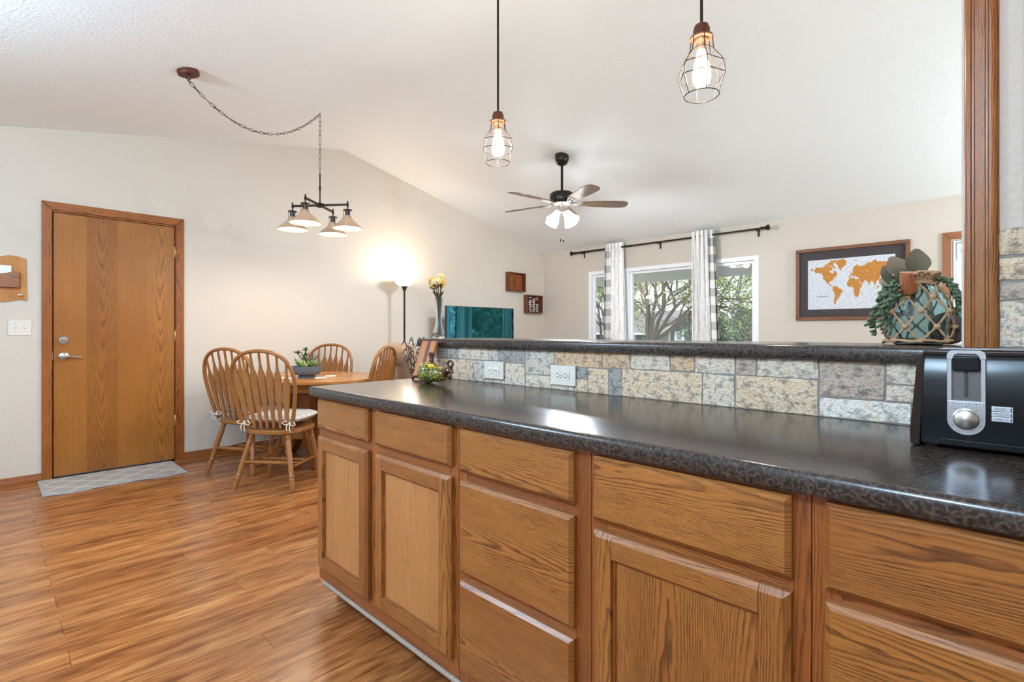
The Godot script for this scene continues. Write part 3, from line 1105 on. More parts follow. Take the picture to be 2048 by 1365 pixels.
func peninsula() -> void:
	var zf := -0.987           # face frame
	var zb := -1.606
	var cabs := [
		[-2.112, -1.187, "oak base cabinet with two tall doors at the open end of the peninsula"],
		[-1.187, -0.705, "oak base cabinet of three stacked drawers between the two door cabinets"],
		[-0.705, -0.246, "oak base cabinet with one drawer over a single door with a dark arched grain"],
		[-0.246, 0.235, "oak drawer cabinet at the right edge of the picture below the toaster"],
		[0.235, 0.80, "oak base cabinet beyond the toaster past the right edge"]]
	for k in cabs.size():
		var xa: float = cabs[k][0]
		var xb: float = cabs[k][1]
		var t := thing("base_cabinet", cabs[k][2], "cabinet", Vector3((xa + xb) / 2, 0, (zf + zb) / 2), 0.0, "oak base cabinets under the dark counter")
		var o := -t.position
		var mk := func(called: String, xl: float, xr: float, yl: float, yr: float, za: float, zc: float, g: int, mt: Material, bev: float) -> MeshInstance3D:
			var b := mb()
			b.box(Vector3((xl + xr) / 2, (yl + yr) / 2, (za + zc) / 2) + o, Vector3(xr - xl, yr - yl, absf(za - zc)), bev, g)
			return part(called, b, mt, t)
		mk.call("body", xa + 0.001, xb - 0.001, 0.1, 0.868, zf - 0.02, zb, 1, M.oak_panel, 0.0)
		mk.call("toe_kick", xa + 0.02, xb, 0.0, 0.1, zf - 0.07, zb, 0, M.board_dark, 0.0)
		var st := 0.045
		mk.call("stile", xa + 0.0005, xa + st, 0.1, 0.868, zf, zf - 0.02, 1, M.oak_frame, 0.001)
		mk.call("stile", xb - st, xb - 0.0005, 0.1, 0.868, zf, zf - 0.02, 1, M.oak_frame, 0.001)
		mk.call("rail", xa + st, xb - st, 0.1, 0.165, zf - 0.0006, zf - 0.02, 0, M.oak_frame, 0.0)
		mk.call("rail", xa + st, xb - st, 0.69, 0.75, zf - 0.0006, zf - 0.02, 0, M.oak_frame, 0.0)
		mk.call("rail", xa + st, xb - st, 0.84, 0.868, zf - 0.0006, zf - 0.02, 0, M.oak_frame, 0.0)
		var dr := func(xl: float, xr: float, yl: float, yr: float) -> void:
			var q := part("drawer_front", slab_front(xr - xl, yr - yl, 0), M.oak, t)
			q.position = Vector3((xl + xr) / 2, (yl + yr) / 2, zf + 0.0005) + o
		var door := func(xl: float, xr: float, yl: float, yr: float) -> void:
			cabinet_door(t, xl + o.x, xr + o.x, yl, yr, zf + 0.0005 + o.z, M.oak_panel if k == 0 else M.oak)
		if k == 0:
			mk.call("stile", -1.69, -1.637, 0.165, 0.84, zf - 0.0003, zf - 0.02, 1, M.oak_frame, 0.001)
			dr.call(-2.091, -1.691, 0.738, 0.86)
			dr.call(-1.637, -1.208, 0.738, 0.86)
			door.call(-2.091, -1.691, 0.155, 0.707)
			door.call(-1.637, -1.208, 0.155, 0.707)
		elif k == 1:
			mk.call("rail", xa + st, xb - st, 0.395, 0.45, zf - 0.0006, zf - 0.02, 0, M.oak_frame, 0.0)
			dr.call(-1.166, -0.747, 0.733, 0.858)
			dr.call(-1.166, -0.747, 0.437, 0.704)
			dr.call(-1.166, -0.747, 0.15, 0.410)
		elif k == 2:
			dr.call(-0.69, -0.274, 0.715, 0.86)
			door.call(-0.69, -0.275, 0.155, 0.69)
		elif k == 3:
			mk.call("rail", xa + st, xb - st, 0.4, 0.46, zf - 0.0006, zf - 0.02, 0, M.oak_frame, 0.0)
			dr.call(-0.223, 0.212, 0.717, 0.862)
			dr.call(-0.223, 0.212, 0.442, 0.696)
			dr.call(-0.223, 0.212, 0.15, 0.42)
		else:
			dr.call(0.258, 0.78, 0.717, 0.862)
			door.call(0.258, 0.78, 0.155, 0.69)
	# worn pale strip along the foot of the faces
	var ft := mb()
	ft.tube([Vector3(-2.055, 0.094, zf + 0.004), Vector3(-1.6, 0.094, zf + 0.004), Vector3(-0.705, 0.094, zf + 0.004), Vector3(0.8, 0.094, zf + 0.004)], 0.0085, 8)
	setting("trim_1", ft, M.foot_trim)
	# countertop with a rolled front edge
	var b := mb()
	var pr := PackedVector2Array([Vector2(-1.606, 0.87), Vector2(-0.964, 0.87), Vector2(-0.958, 0.8725), Vector2(-0.956, 0.878), Vector2(-0.956, 0.897), Vector2(-0.9585, 0.905), Vector2(-0.964, 0.909), Vector2(-0.972, 0.91), Vector2(-1.606, 0.91)])
	b.xf = Transform3D(Basis(Vector3(0, 0, 1), Vector3(0, 1, 0), Vector3(-1, 0, 0)), Vector3.ZERO)
	b.prism(pr, 2.146, -0.8)
	single("countertop", b, M.laminate, "long dark brown mottled laminate countertop over the oak cabinets", "countertop")
	# raised bar top
	b = mb()
	var z0 := -1.578
	var z1 := -1.99
	pr = PackedVector2Array([Vector2(z1, 1.070), Vector2(z0 - 0.008, 1.068), Vector2(z0 - 0.002, 1.07), Vector2(z0, 1.076), Vector2(z0, 1.097), Vector2(z0 - 0.003, 1.104), Vector2(z0 - 0.009, BT - 0.0005), Vector2(z0 - 0.016, BT), Vector2(z1, BT)])
	b.xf = Transform3D(Basis(Vector3(0, 0, 1), Vector3(0, 1, 0), Vector3(-1, 0, 0)), Vector3.ZERO)
	b.prism(pr, 2.24, 0.0875)
	var lip := PackedVector2Array()
	for q in pr:
		lip.append(Vector2(maxf(q.x, -1.594), q.y))
	b.prism(lip, 0.0875, 0.03)
	single("bar_top", b, M.laminate, "narrow raised dark laminate bar ledge above the stone backsplash", "bar top")

func backsplash() -> void:
	var wall := get_node("wall_bar")
	var b := mb()
	b.box(Vector3((-2.13 - 0.09) / 2, 0.988, SZF - 0.003), Vector3(2.04, 0.156, 0.006))
	b.box(Vector3(0.4645, 1.145, SZF - 0.003), Vector3(0.971, 0.466, 0.006))
	part("grout", b, M.grout, wall)
	# x0, x1, y0, y1, tone of each stone along the bar
	var S := [[-2.13, -1.936, 1.012, 1.066, 3], [-1.934, -1.848, 1.012, 1.066, 4], [-1.846, -1.722, 1.012, 1.066, 4], [-1.72, -1.655, 1.012, 1.066, 1], [-1.653, -1.49, 1.008, 1.066, 3],
		[-1.488, -1.331, 0.964, 1.066, 1], [-1.329, -1.098, 1.008, 1.066, 2], [-1.096, -0.978, 1.01, 1.066, 2], [-0.975, -0.826, 1.012, 1.066, 4], [-0.823, -0.739, 1.013, 1.066, 2],
		[-0.737, -0.61, 1.011, 1.066, 4], [-0.607, -0.548, 1.013, 1.066, 5], [-0.544, -0.384, 1.012, 1.066, 4], [-0.381, -0.234, 0.967, 1.066, 5], [-0.23, -0.09, 1.012, 1.066, 4],
		[-2.13, -1.826, 0.911, 1.009, 0], [-1.824, -1.721, 0.911, 1.009, 1], [-1.719, -1.618, 0.911, 1.009, 4], [-1.616, -1.492, 0.911, 1.005, 4], [-1.488, -1.229, 0.911, 0.961, 4],
		[-1.329, -1.229, 0.964, 1.005, 4], [-1.226, -1.164, 0.962, 1.005, 3], [-1.226, -1.164, 0.911, 0.959, 0], [-1.162, -1.07, 0.911, 1.005, 0], [-1.067, -1.014, 0.911, 1.007, 3], [-1.011, -0.714, 0.911, 1.009, 0],
		[-0.711, -0.612, 0.911, 1.009, 4], [-0.608, -0.385, 0.911, 1.01, 0], [-0.381, -0.18, 0.911, 0.964, 6], [-0.231, -0.15, 0.967, 1.009, 4], [-0.147, -0.09, 0.967, 1.009, 1], [-0.177, 0.02, 0.911, 0.964, 6], [-0.087, 0.08, 0.967, 1.1, 4], [0.024, 0.3, 0.911, 0.964, 4]]
	for row in [[1.109, 1.212], [1.216, 1.256], [1.26, 1.312], [1.316, 1.378]]:
		var x := -0.021
		while x < 0.9:
			var w := rng.randf_range(0.09, 0.26)
			S.append([x, minf(x + w - 0.004, 0.95), row[0], row[1], [5, 0, 4, 5, 2][rng.randi() % 5]])
			x += w
	for s in S:
		if s[0] >= -0.09 and s[2] < 1.1 and s[0] > 0.35:
			continue
		stone(wall, s[0], s[1], s[2], s[3], M.stone[s[4]])

# a split-faced stone tile: a small grid with an uneven face and broken edges
func stone(wall: Node, x0: float, x1: float, y0: float, y1: float, m: Material) -> void:
	var b := mb()
	x0 -= 0.0007
	x1 += 0.0007
	y1 += 0.0005
	var nx := 5 if x1 - x0 > 0.12 else 3
	var ny := 3
	var P := []
	for i in nx + 1:
		var r := []
		for j in ny + 1:
			var edge := i == 0 or j == 0 or i == nx or j == ny
			var x := lerpf(x0, x1, float(i) / nx)
			var y := lerpf(y0, y1, float(j) / ny)
			if edge:
				x += rng.randf_range(0.0, 0.003) * (1.0 if i == 0 else (-1.0 if i == nx else 0.0))
				y += rng.randf_range(0.0, 0.003) * (1.0 if j == 0 else (-1.0 if j == ny else 0.0))
			else:
				x += rng.randf_range(-0.006, 0.006)
				y += rng.randf_range(-0.006, 0.006)
			r.append(Vector3(x, y, SZF + (rng.randf_range(0.0015, 0.003) if edge else rng.randf_range(0.004, 0.0085))))
		P.append(r)
	for i in nx:
		for j in ny:
			var q := [P[i][j], P[i + 1][j], P[i + 1][j + 1], P[i][j + 1]]
			var n1: Vector3 = (q[1] - q[0]).cross(q[2] - q[0]).normalized()
			var n2: Vector3 = (q[2] - q[0]).cross(q[3] - q[0]).normalized()
			var nn := (n1 + n2).normalized()
			n1 = (n1 + nn + Vector3(0, 0, 1)).normalized()
			n2 = (n2 + nn + Vector3(0, 0, 1)).normalized()
			b.tri(q[0], q[1], q[2], n1, n1, n1)
			b.tri(q[0], q[2], q[3], n2, n2, n2)
	# sides back to the wall
	var rim := []
	for i in nx + 1: rim.append(P[i][0])
	for j in range(1, ny + 1): rim.append(P[nx][j])
	for i in range(nx - 1, -1, -1): rim.append(P[i][ny])
	for j in range(ny - 1, 0, -1): rim.append(P[0][j])
	var c := Vector3((x0 + x1) / 2, (y0 + y1) / 2, SZF)
	for k in rim.size():
		var a: Vector3 = rim[k]
		var d: Vector3 = rim[(k + 1) % rim.size()]
		var a2 := Vector3(a.x, a.y, SZF - 0.004)
		var d2 := Vector3(d.x, d.y, SZF - 0.004)
		var o := ((a + d) / 2 - c)
		o.z = 0
		var e := d - a
		var nn := Vector3(e.y, -e.x, 0).normalized()
		if nn.dot(o) < 0:
			nn = -nn
		b.quad(a, d, d2, a2, nn)
	part("stone", b, m, wall)

# ---------------------------------------------------------------- entry wall
func entry_wall() -> void:
	var door := setting_node("door_1")
	var b := mb(false)
	b.off = Vector2(0.4, 1.153)
	b.box(Vector3(WX - 0.024, 1.042, -0.7535), Vector3(0.042, 2.05, 0.80), 0.002, 1)
	part("slab", b, M.door, door)
	for s in 3:
		b = mb()
		if s < 2:
			var z: float = -0.335 + 0.006 if s == 0 else -1.17 - 0.006 + 0.0
			b.box(Vector3(WX - 0.055, 1.041, z + (-0.009 if s == 0 else 0.009)), Vector3(0.11, 2.082, 0.018), 0.0, 1)
		else:
			b.box(Vector3(WX - 0.055, 2.077, -0.7525), Vector3(0.11, 0.012, 0.82), 0.0, 2)
		part("jamb", b, M.oak_trim, door)
	for s in 3:
		b = mb()
		if s < 2:
			b.box(Vector3(WX - 0.056, 1.035, -0.355 if s == 0 else -1.15), Vector3(0.016, 2.07, 0.03), 0.0, 1)
		else:
			b.box(Vector3(WX - 0.056, 2.06, -0.7525), Vector3(0.016, 0.03, 0.78), 0.0, 2)
		part("stop", b, M.oak_trim, door)
	b = mb()
	b.box(Vector3(WX - 0.06, 0.006, -0.7525), Vector3(0.1, 0.012, 0.83), 0.002, 2)
	part("threshold", b, M.black_metal, door)
	# casing mitred at the corners
	var zo0 := -0.285
	var zi0 := -0.345
	var zi1 := -1.16
	var zo1 := -1.222
	for s in 3:
		b = mb()
		b.xf = Transform3D(Basis(Vector3(0, 0, 1), Vector3(0, 1, 0), Vector3(-1, 0, 0)), Vector3.ZERO)
		var p := PackedVector2Array()
		var g := 1
		if s == 0:
			p = PackedVector2Array([Vector2(zo0, 0), Vector2(zo0, 2.145), Vector2(zi0, 2.082), Vector2(zi0, 0)])
		elif s == 1:
			p = PackedVector2Array([Vector2(zo1, 0), Vector2(zi1, 0), Vector2(zi1, 2.082), Vector2(zo1, 2.145)])
		else:
			p = PackedVector2Array([Vector2(zo0, 2.146), Vector2(zo1, 2.146), Vector2(zi1, 2.083), Vector2(zi0, 2.083)])
			g = 0
		b.prism(p, -WX, -WX - 0.016, 0.004, g)
		part("casing", b, M.oak_trim, door)
	for y: float in [1.848, 1.103, 0.358]:
		b = mb()
		b.box(Vector3(WX - 0.001, y, -1.154), Vector3(0.004, 0.09, 0.012), 0.001)
		b.xf = Transform3D(Basis.IDENTITY, Vector3(WX + 0.004, y - 0.05, -1.157))
		b.lathe([Vector2(0.002, 0), Vector2(0.006, 0.004), Vector2(0.006, 0.096), Vector2(0.002, 0.1)], 10)
		part("hinge", b, M.brass_hinge, door)
	# lever and bolt
	var side := Basis(Vector3(0, 0, 1), Vector3(1, 0, 0), Vector3(0, 1, 0))   # lathe axis towards +x
	b = mb()
	b.xf = Transform3D(side, Vector3(WX - 0.003, 0.952, -0.412))
	b.lathe([Vector2(0.034, 0), Vector2(0.034, 0.004), Vector2(0.03, 0.01), Vector2(0.013, 0.012), Vector2(0.013, 0.045), Vector2(0.0, 0.047)], 24)
	b.xf = Transform3D.IDENTITY
	b.tube(smooth_path([Vector3(WX + 0.036, 0.952, -0.412), Vector3(WX + 0.043, 0.952, -0.435), Vector3(WX + 0.043, 0.947, -0.48), Vector3(WX + 0.042, 0.94, -0.52)], 4), 0.0075, 8)
	part("door_lever", b, M.nickel, door)
	b = mb()
	b.xf = Transform3D(side, Vector3(WX - 0.003, 1.077, -0.412))
	b.lathe([Vector2(0.033, 0), Vector2(0.033, 0.005), Vector2(0.029, 0.012), Vector2(0.0, 0.013)], 24)
	b.xf = Transform3D.IDENTITY
	b.box(Vector3(WX + 0.02, 1.077, -0.412), Vector3(0.02, 0.012, 0.036), 0.003)
	part("dead_bolt", b, M.nickel, door)
	b = mb()
	b.box(Vector3(WX + 0.0005, 0.952, -0.347), Vector3(0.004, 0.06, 0.006), 0.001)
	part("strike_plate", b, M.nickel, door)
	# mat on the floor
	b = mb(false)
	var f := func(u: float, v: float) -> Vector3:
		var z := lerpf(-0.262, -1.125, u)
		var x := lerpf(-5.285, -4.775, v) + 0.012 * sin(u * 9.0) * v
		var y := 0.009 + 0.004 * maxf(0.0, sin(u * 21.0 + 0.5)) * v * v
		return Vector3(x, y, z)
	b.sheet(28, 10, f)
	var f2 := func(u: float, v: float) -> Vector3: return f.call(u, v) - Vector3(0, 0.008, 0)
	b.sheet(28, 10, f2, true)
	for v: float in [0.0, 1.0]:
		for k in 28:
			var p0: Vector3 = f.call(k / 28.0, v)
			var p1: Vector3 = f.call((k + 1) / 28.0, v)
			var dn := Vector3(0, -0.008, 0)
			b.quad(p0, p1, p1 + dn, p0 + dn, Vector3(1 if v > 0.5 else -1, 0, 0), Vector2(0.01, 0.01), Vector2(0.01, 0.01), Vector2(0.01, 0.01), Vector2(0.01, 0.01))
	for u: float in [0.0, 1.0]:
		for k in 10:
			var p0: Vector3 = f.call(u, k / 10.0)
			var p1: Vector3 = f.call(u, (k + 1) / 10.0)
			var dn := Vector3(0, -0.008, 0)
			b.quad(p0, p1, p1 + dn, p0 + dn, Vector3(0, 0, 1 if u < 0.5 else -1), Vector2(0.01, 0.01), Vector2(0.01, 0.01), Vector2(0.01, 0.01), Vector2(0.01, 0.01))
	single("door_mat", b, M.rug, "grey woven mat with pale diamond lines in front of the oak door", "mat")
	# wooden letter rack, its left part outside the picture
	var t := thing("letter_rack", "wavy-edged wooden letter rack with white papers beside the oak door", "letter rack", Vector3(WX, 1.36, 0.04))
	var sideways := Transform3D(Basis(Vector3(0, 0, -1), Vector3(0, 1, 0), Vector3(1, 0, 0)), Vector3.ZERO)   # polygon x -> -z, depth -> +x
	b = mb()
	b.xf = sideways
	var p := PackedVector2Array()
	for k in 25:
		var q := k / 24.0
		p.append(Vector2(lerpf(-0.24, 0.243, q), 0.014 + 0.012 * cos(q * 4.0 * PI + 0.6) - (0.012 if k == 24 else 0.0)))
	for k in 25:
		var q := 1.0 - k / 24.0
		p.append(Vector2(lerpf(-0.24, 0.237, q), 0.335 + 0.012 * cos(q * 4.0 * PI + 2.0)))
	b.prism(p, 0.0, 0.018, 0.0, 1)
	part("back_board", b, M.oak_table, t)
	b = mb()
	b.xf = sideways
	p = PackedVector2Array([Vector2(-0.2, 0.11), Vector2(0.19, 0.11), Vector2(0.20, 0.12), Vector2(0.20, 0.225), Vector2(0.192, 0.232)])
	for k in 9:
		var q := 1.0 - k / 8.0
		p.append(Vector2(lerpf(-0.02, 0.18, q), 0.228 - 0.022 * sin(q * PI)))
	p.append_array([Vector2(-0.19, 0.232), Vector2(-0.2, 0.225)])
	b.prism(p, 0.045, 0.06, 0.002, 0)
	part("pocket_front", b, M.oak, t)
	b = mb()
	b.xf = sideways
	b.box(Vector3(0, 0.116, 0.032), Vector3(0.4, 0.012, 0.028), 0.0, 0)
	part("pocket_floor", b, M.oak, t)
	b = mb()
	b.xf = Transform3D(Basis(Vector3(0, 0, 1), Vector3(1, 0, 0), Vector3(0, 1, 0)), Vector3(0.018, 0.055, -0.205))
	b.lathe([Vector2(0.004, 0), Vector2(0.004, 0.015), Vector2(0.011, 0.02), Vector2(0.012, 0.028), Vector2(0.0, 0.033)], 14)
	part("peg", b, M.nickel, t)
	b = mb()
	b.box(Vector3(0.03, 0.2, -0.06), Vector3(0.002, 0.14, 0.2))
	var o := single("envelope", b, M.paper, "white envelope tucked in the wooden letter rack", "envelope", Vector3(WX, 1.36, 0.04))
	# switch plate
	t = thing("light_switch", "double cream light switch plate on the wall left of the door", "light switch", Vector3(WX, 1.174, -0.166))
	b = mb()
	b.box(Vector3(0.003, 0, 0), Vector3(0.006, 0.116, 0.128), 0.002)
	part("plate", b, M.plate, t)
	for k in 2:
		b = mb()
		b.xf = Transform3D(Basis(Vector3(0, 0, 1), 0.45 * (1 - 2 * k)), Vector3(0.008, 0, 0.024 - 0.048 * k))
		b.box(Vector3(0.002, 0, 0), Vector3(0.016, 0.01, 0.009), 0.002)
		part("toggle", b, M.plate, t)
	for k in 4:
		b = mb()
		b.xf = Transform3D(Basis(Vector3(0, 0, 1), Vector3(1, 0, 0), Vector3(0, 1, 0)), Vector3(0.0055, 0.03 - 0.06 * (k % 2), 0.024 - 0.048 * (k / 2)))
		b.lathe([Vector2(0.003, 0), Vector2(0.003, 0.001), Vector2(0.0, 0.0014)], 8)
		part("screw", b, M.brass_hinge, t)
	# two shadow boxes near the corner
	for k in 2:
		var z: float = [-5.465, -5.852][k]
		var y: float = [1.737, 1.423][k]
		t = thing("shadow_box", ["square wooden shadow box with a burnt monogram, the higher of the two", "square wooden shadow box filled with white strips, the lower of the two"][k], "wall art", Vector3(WX, y, z), 0.0, "wooden shadow boxes by the corner")
		var wz := 0.352
		var hy := 0.277
		for s in 4:
			b = mb()
			if s < 2:
				b.box(Vector3(0.04, hy * (s * 2 - 1) / 2 + hy / 2 - (s * 2 - 1) * 0.008, 0), Vector3(0.08, 0.016, wz), 0.001, 2)
			else:
				b.box(Vector3(0.04, hy / 2, wz * (s * 2 - 5) / 2 - (s * 2 - 5) * 0.008), Vector3(0.08, hy - 0.032, 0.016), 0.001, 1)
			part("frame_side", b, M.walnut, t)
		b = mb()
		b.box(Vector3(0.006, hy / 2, 0), Vector3(0.01, hy - 0.03, wz - 0.03), 0.0, 1)
		part("back_panel", b, M.cork if k == 0 else M.board_dark, t)
		if k == 0:
			b = mb()
			b.tube(smooth_path([Vector3(0.013, 0.185, -0.03), Vector3(0.013, 0.195, 0.005), Vector3(0.013, 0.165, 0.02), Vector3(0.013, 0.15, -0.005), Vector3(0.013, 0.14, 0.025), Vector3(0.013, 0.12, -0.02)], 4), 0.005, 6)
			b.tube(smooth_path([Vector3(0.013, 0.115, 0.03), Vector3(0.013, 0.09, 0.01), Vector3(0.013, 0.085, -0.025), Vector3(0.013, 0.105, -0.035)], 4), 0.005, 6)
			part("monogram", b, M.lid, t)
			b = mb()
			for i in 6:
				b.box(Vector3(0.012, 0.215, 0.04 - i * 0.016), Vector3(0.002, 0.007, 0.01))
			part("burnt_letters", b, M.lid, t)
		else:
			for i in 9:
				for j in 4:
					if rng.randf() < 0.12:
						continue
					b = mb()
					b.xf = Transform3D(Basis(Vector3(1, 0, 0), rng.randf_range(-0.35, 0.35)), Vector3(0.016, 0.035 + i * 0.026, 0.12 - j * 0.078 + rng.randf_range(-0.01, 0.01)))
					b.box(Vector3.ZERO, Vector3(0.008, 0.013, rng.randf_range(0.035, 0.06)), 0.001)
					part("strip", b, M.chip, t)

# ---------------------------------------------------------------- window wall
func curtain(x_top0: float, x_top1: float, x_bot0: float, x_bot1: float, flip: bool, label: String) -> void:
	var t := thing("curtain", label, "curtain", Vector3((x_top0 + x_top1) / 2, 0.03, WZ + 0.095), 0.0, "curtain panels on the window rod")
	var cx := t.position.x
	var b := mb(false)
	var f := func(u: float, v: float) -> Vector3:
		var a0 := lerpf(x_bot0, x_top0, pow(v, 0.8))
		var a1 := lerpf(x_bot1, x_top1, pow(v, 0.8))
		var amp := lerpf(0.05, 0.034, v)
		var ph := u * TAU * 5.0
		return Vector3(lerpf(a0, a1, u) - cx + 0.012 * sin(ph * 2.0 + 1.0), lerpf(0.0, 2.335, v), amp * sin(ph + 0.5 * sin(v * 3.0 + u * 4.0)) + 0.006 * sin(ph * 3.0 + v * 5.0))
	b.sheet(120, 16, f)
	for k in b.uv.size():
		var q := b.uv[k]
		b.uv[k] = Vector2(1.0 - q.x if flip else q.x, 1.0 - q.y)
	part("fabric", b, M.curtain, t)
	for k in 5:
		b = mb()
		var ph := (k + 0.25) / 5.0
		var p: Vector3 = f.call(minf(ph, 0.99), 0.972)
		var ring := []
		for i in 14:
			ring.append(Vector3(p.x, 2.272 + 0.021 * cos(TAU * i / 14), p.z * 0.2 + 0.021 * sin(TAU * i / 14)))
		b.tube(ring, 0.0035, 6, true)
		part("grommet", b, M.black_metal, t)

func window_wall() -> void:
	var t := setting_node("window_1")
	var x0 := -4.44
	var x1 := -2.073
	var y0 := 0.62
	var y1 := 2.017
	var za := WZ + 0.004
	var zc := WZ - 0.10
	var fr := func(called: String, xa: float, xb: float, ya: float, yb: float, z0: float, z1: float, m: Material) -> void:
		var b := mb()
		b.box(Vector3((xa + xb) / 2, (ya + yb) / 2, (z0 + z1) / 2), Vector3(xb - xa, yb - ya, absf(z1 - z0)), 0.003)
		part(called, b, m, t)
	fr.call("frame_side", x0, x0 + 0.05, y0, y1, za, zc, M.vinyl)
	fr.call("frame_side", x1 - 0.05, x1, y0, y1, za, zc, M.vinyl)
	fr.call("frame_top", x0 + 0.05, x1 - 0.05, y1 - 0.05, y1, za, zc, M.vinyl)
	fr.call("frame_bottom", x0 + 0.05, x1 - 0.05, y0, y0 + 0.05, za, zc, M.vinyl)
	fr.call("mullion", -3.84, -3.765, y0 + 0.05, y1 - 0.05, za - 0.01, zc, M.vinyl)
	fr.call("mullion", -2.755, -2.68, y0 + 0.05, y1 - 0.05, za - 0.01, zc, M.vinyl)
	for s in [[x0 + 0.05, -3.84], [-3.765, -2.755], [-2.68, x1 - 0.05]]:
		var sw := 0.035
		for e in 4:
			var b := mb()
			var z := WZ - 0.055
			if e < 2:
				var x: float = s[0] + sw / 2 if e == 0 else s[1] - sw / 2
				b.box(Vector3(x, (y0 + y1) / 2, z), Vector3(sw, y1 - y0 - 0.1, 0.04), 0.004)
			else:
				var y: float = y0 + 0.05 + sw / 2 if e == 2 else y1 - 0.05 - sw / 2
				b.box(Vector3((s[0] + s[1]) / 2, y, z), Vector3(s[1] - s[0] - 2 * sw, sw, 0.04), 0.004)
			part("sash", b, M.vinyl, t)
		var g := mb()
		g.box(Vector3((s[0] + s[1]) / 2, (y0 + y1) / 2, WZ - 0.06), Vector3(s[1] - s[0] - 2 * sw + 0.01, y1 - y0 - 0.1 - 2 * sw + 0.01, 0.005))
		part("pane", g, M.pane, t)
	# rod with finials and brackets
	t = thing("curtain_rod", "dark metal curtain rod with cone finials above the window", "curtain rod", Vector3(-3.31, 2.302, WZ + 0.095))
	var b := mb()
	b.xf = Transform3D(Basis(Vector3(0, 0, 1), PI / 2), Vector3.ZERO)
	b.lathe([Vector2(0.0105, -1.3), Vector2(0.0105, 0.35), Vector2(0.013, 0.35), Vector2(0.013, 1.3)], 12)
	part("pole", b, M.black_metal, t)
	for s: float in [-1.0, 1.0]:
		b = mb()
		b.xf = Transform3D(Basis(Vector3(0, 0, 1), -s * PI / 2), Vector3(s * 1.3, 0, 0))
		b.lathe([Vector2(0.016, -0.01), Vector2(0.018, 0.01), Vector2(0.012, 0.018), Vector2(0.014, 0.03), Vector2(0.031, 0.068), Vector2(0.033, 0.074), Vector2(0.028, 0.082), Vector2(0.0, 0.084)], 16)
		part("finial", b, M.bronze, t)
	for x: float in [-1.2, 0.02, 1.24]:
		b = mb()
		b.box(Vector3(x, -0.03, -0.088), Vector3(0.022, 0.09, 0.006), 0.002)
		b.tube([Vector3(x, -0.01, -0.088), Vector3(x, -0.016, -0.03), Vector3(x, -0.016, 0.0)], 0.006, 8)
		var hook := []
		for i in 9:
			hook.append(Vector3(x, -0.001 + 0.0165 * sin(PI + PI * i / 8.0), 0.0165 * cos(PI + PI * i / 8.0)))
		b.tube(hook, 0.004, 6)
		part("bracket", b, M.black_metal, t)
	curtain(-4.07, -3.80, -4.13, -3.72, true, "white birch-print curtain panel left of the middle window pane")
	curtain(-2.81, -2.55, -2.80, -2.44, false, "white birch-print curtain panel with a checked edge at the right pane")
	# map of the world
	t = thing("framed_map", "framed gold and white world map with dark mat on the window wall", "picture", Vector3(-1.188, 1.263, WZ))
	for s in 4:
		b = mb()
		if s < 2:
			b.box(Vector3(0, 0.762 * s + 0.018 * (1 - 2 * s), 0.014), Vector3(0.986, 0.036, 0.028), 0.004, 0)
		else:
			b.box(Vector3((s * 2 - 5) * (0.493 - 0.018), 0.381, 0.014), Vector3(0.036, 0.69, 0.028), 0.004, 1)
		part("frame_side", b, M.map_frame, t)
	b = mb()
	b.box(Vector3(0, 0.381, 0.006), Vector3(0.93, 0.71, 0.008))
	part("mat_board", b, M.mat_board, t)
	b = mb(false)
	b.quad(Vector3(-0.378, 0.115, 0.0108), Vector3(0.378, 0.115, 0.0108), Vector3(0.378, 0.637, 0.0108), Vector3(-0.378, 0.637, 0.0108), Vector3(0, 0, 1), Vector2(0, 1), Vector2(1, 1), Vector2(1, 0), Vector2(0, 0))
	part("map_print", b, M.map, t)
	# side door at the right
	t = setting_node("door_2")
	var casing := func(p: PackedVector2Array, g: int) -> void:
		var q := mb()
		q.xf = Transform3D(Basis.IDENTITY, Vector3(0, 0, WZ))
		q.prism(p, 0.0, 0.016, 0.003, g)
		part("casing", q, M.oak_trim, t)
	casing.call(PackedVector2Array([Vector2(-0.462, 0), Vector2(-0.40, 0), Vector2(-0.40, 1.985), Vector2(-0.462, 2.05)]), 1)
	casing.call(PackedVector2Array([Vector2(0.545, 0), Vector2(0.607, 0), Vector2(0.607, 2.05), Vector2(0.545, 1.985)]), 1)
	casing.call(PackedVector2Array([Vector2(-0.462, 2.051), Vector2(-0.40, 1.986), Vector2(0.545, 1.986), Vector2(0.607, 2.051)]), 0)
	b = mb()
	b.box(Vector3(-0.38, 0.985, WZ - 0.05), Vector3(0.02, 1.97, 0.1))
	b.box(Vector3(0.525, 0.985, WZ - 0.05), Vector3(0.02, 1.97, 0.1))
	b.box(Vector3(0.0725, 1.965, WZ - 0.05), Vector3(0.885, 0.02, 0.1))
	part("jamb", b, M.white_trim, t)
	b = mb()
	b.box(Vector3(0.0725, 0.98, WZ - 0.04), Vector3(0.87, 1.94, 0.04), 0.003)
	part("slab", b, M.white_door, t)
	b = mb()
	b.box(Vector3(0.0725, 1.88, WZ - 0.012), Vector3(0.78, 0.05, 0.016), 0.003)
	part("glass_stop", b, M.white_trim, t)
	# oak casing on the corner of the kitchen wall, standing on the bar
	var prof := PackedVector2Array([Vector2(0, 0), Vector2(0, 0.006), Vector2(0.004, 0.011), Vector2(0.012, 0.013), Vector2(0.014, 0.010), Vector2(0.017, 0.010), Vector2(0.02, 0.015), Vector2(0.036, 0.017), Vector2(0.038, 0.014), Vector2(0.041, 0.014), Vector2(0.044, 0.018), Vector2(0.054, 0.018), Vector2(0.059, 0.014), Vector2(0.0605, 0)])
	b = mb()
	b.xf = Transform3D(Basis(Vector3(1, 0, 0), Vector3(0, 0, 1), Vector3(0, 1, 0)), Vector3(-0.0815, 0, SZF - 0.006))
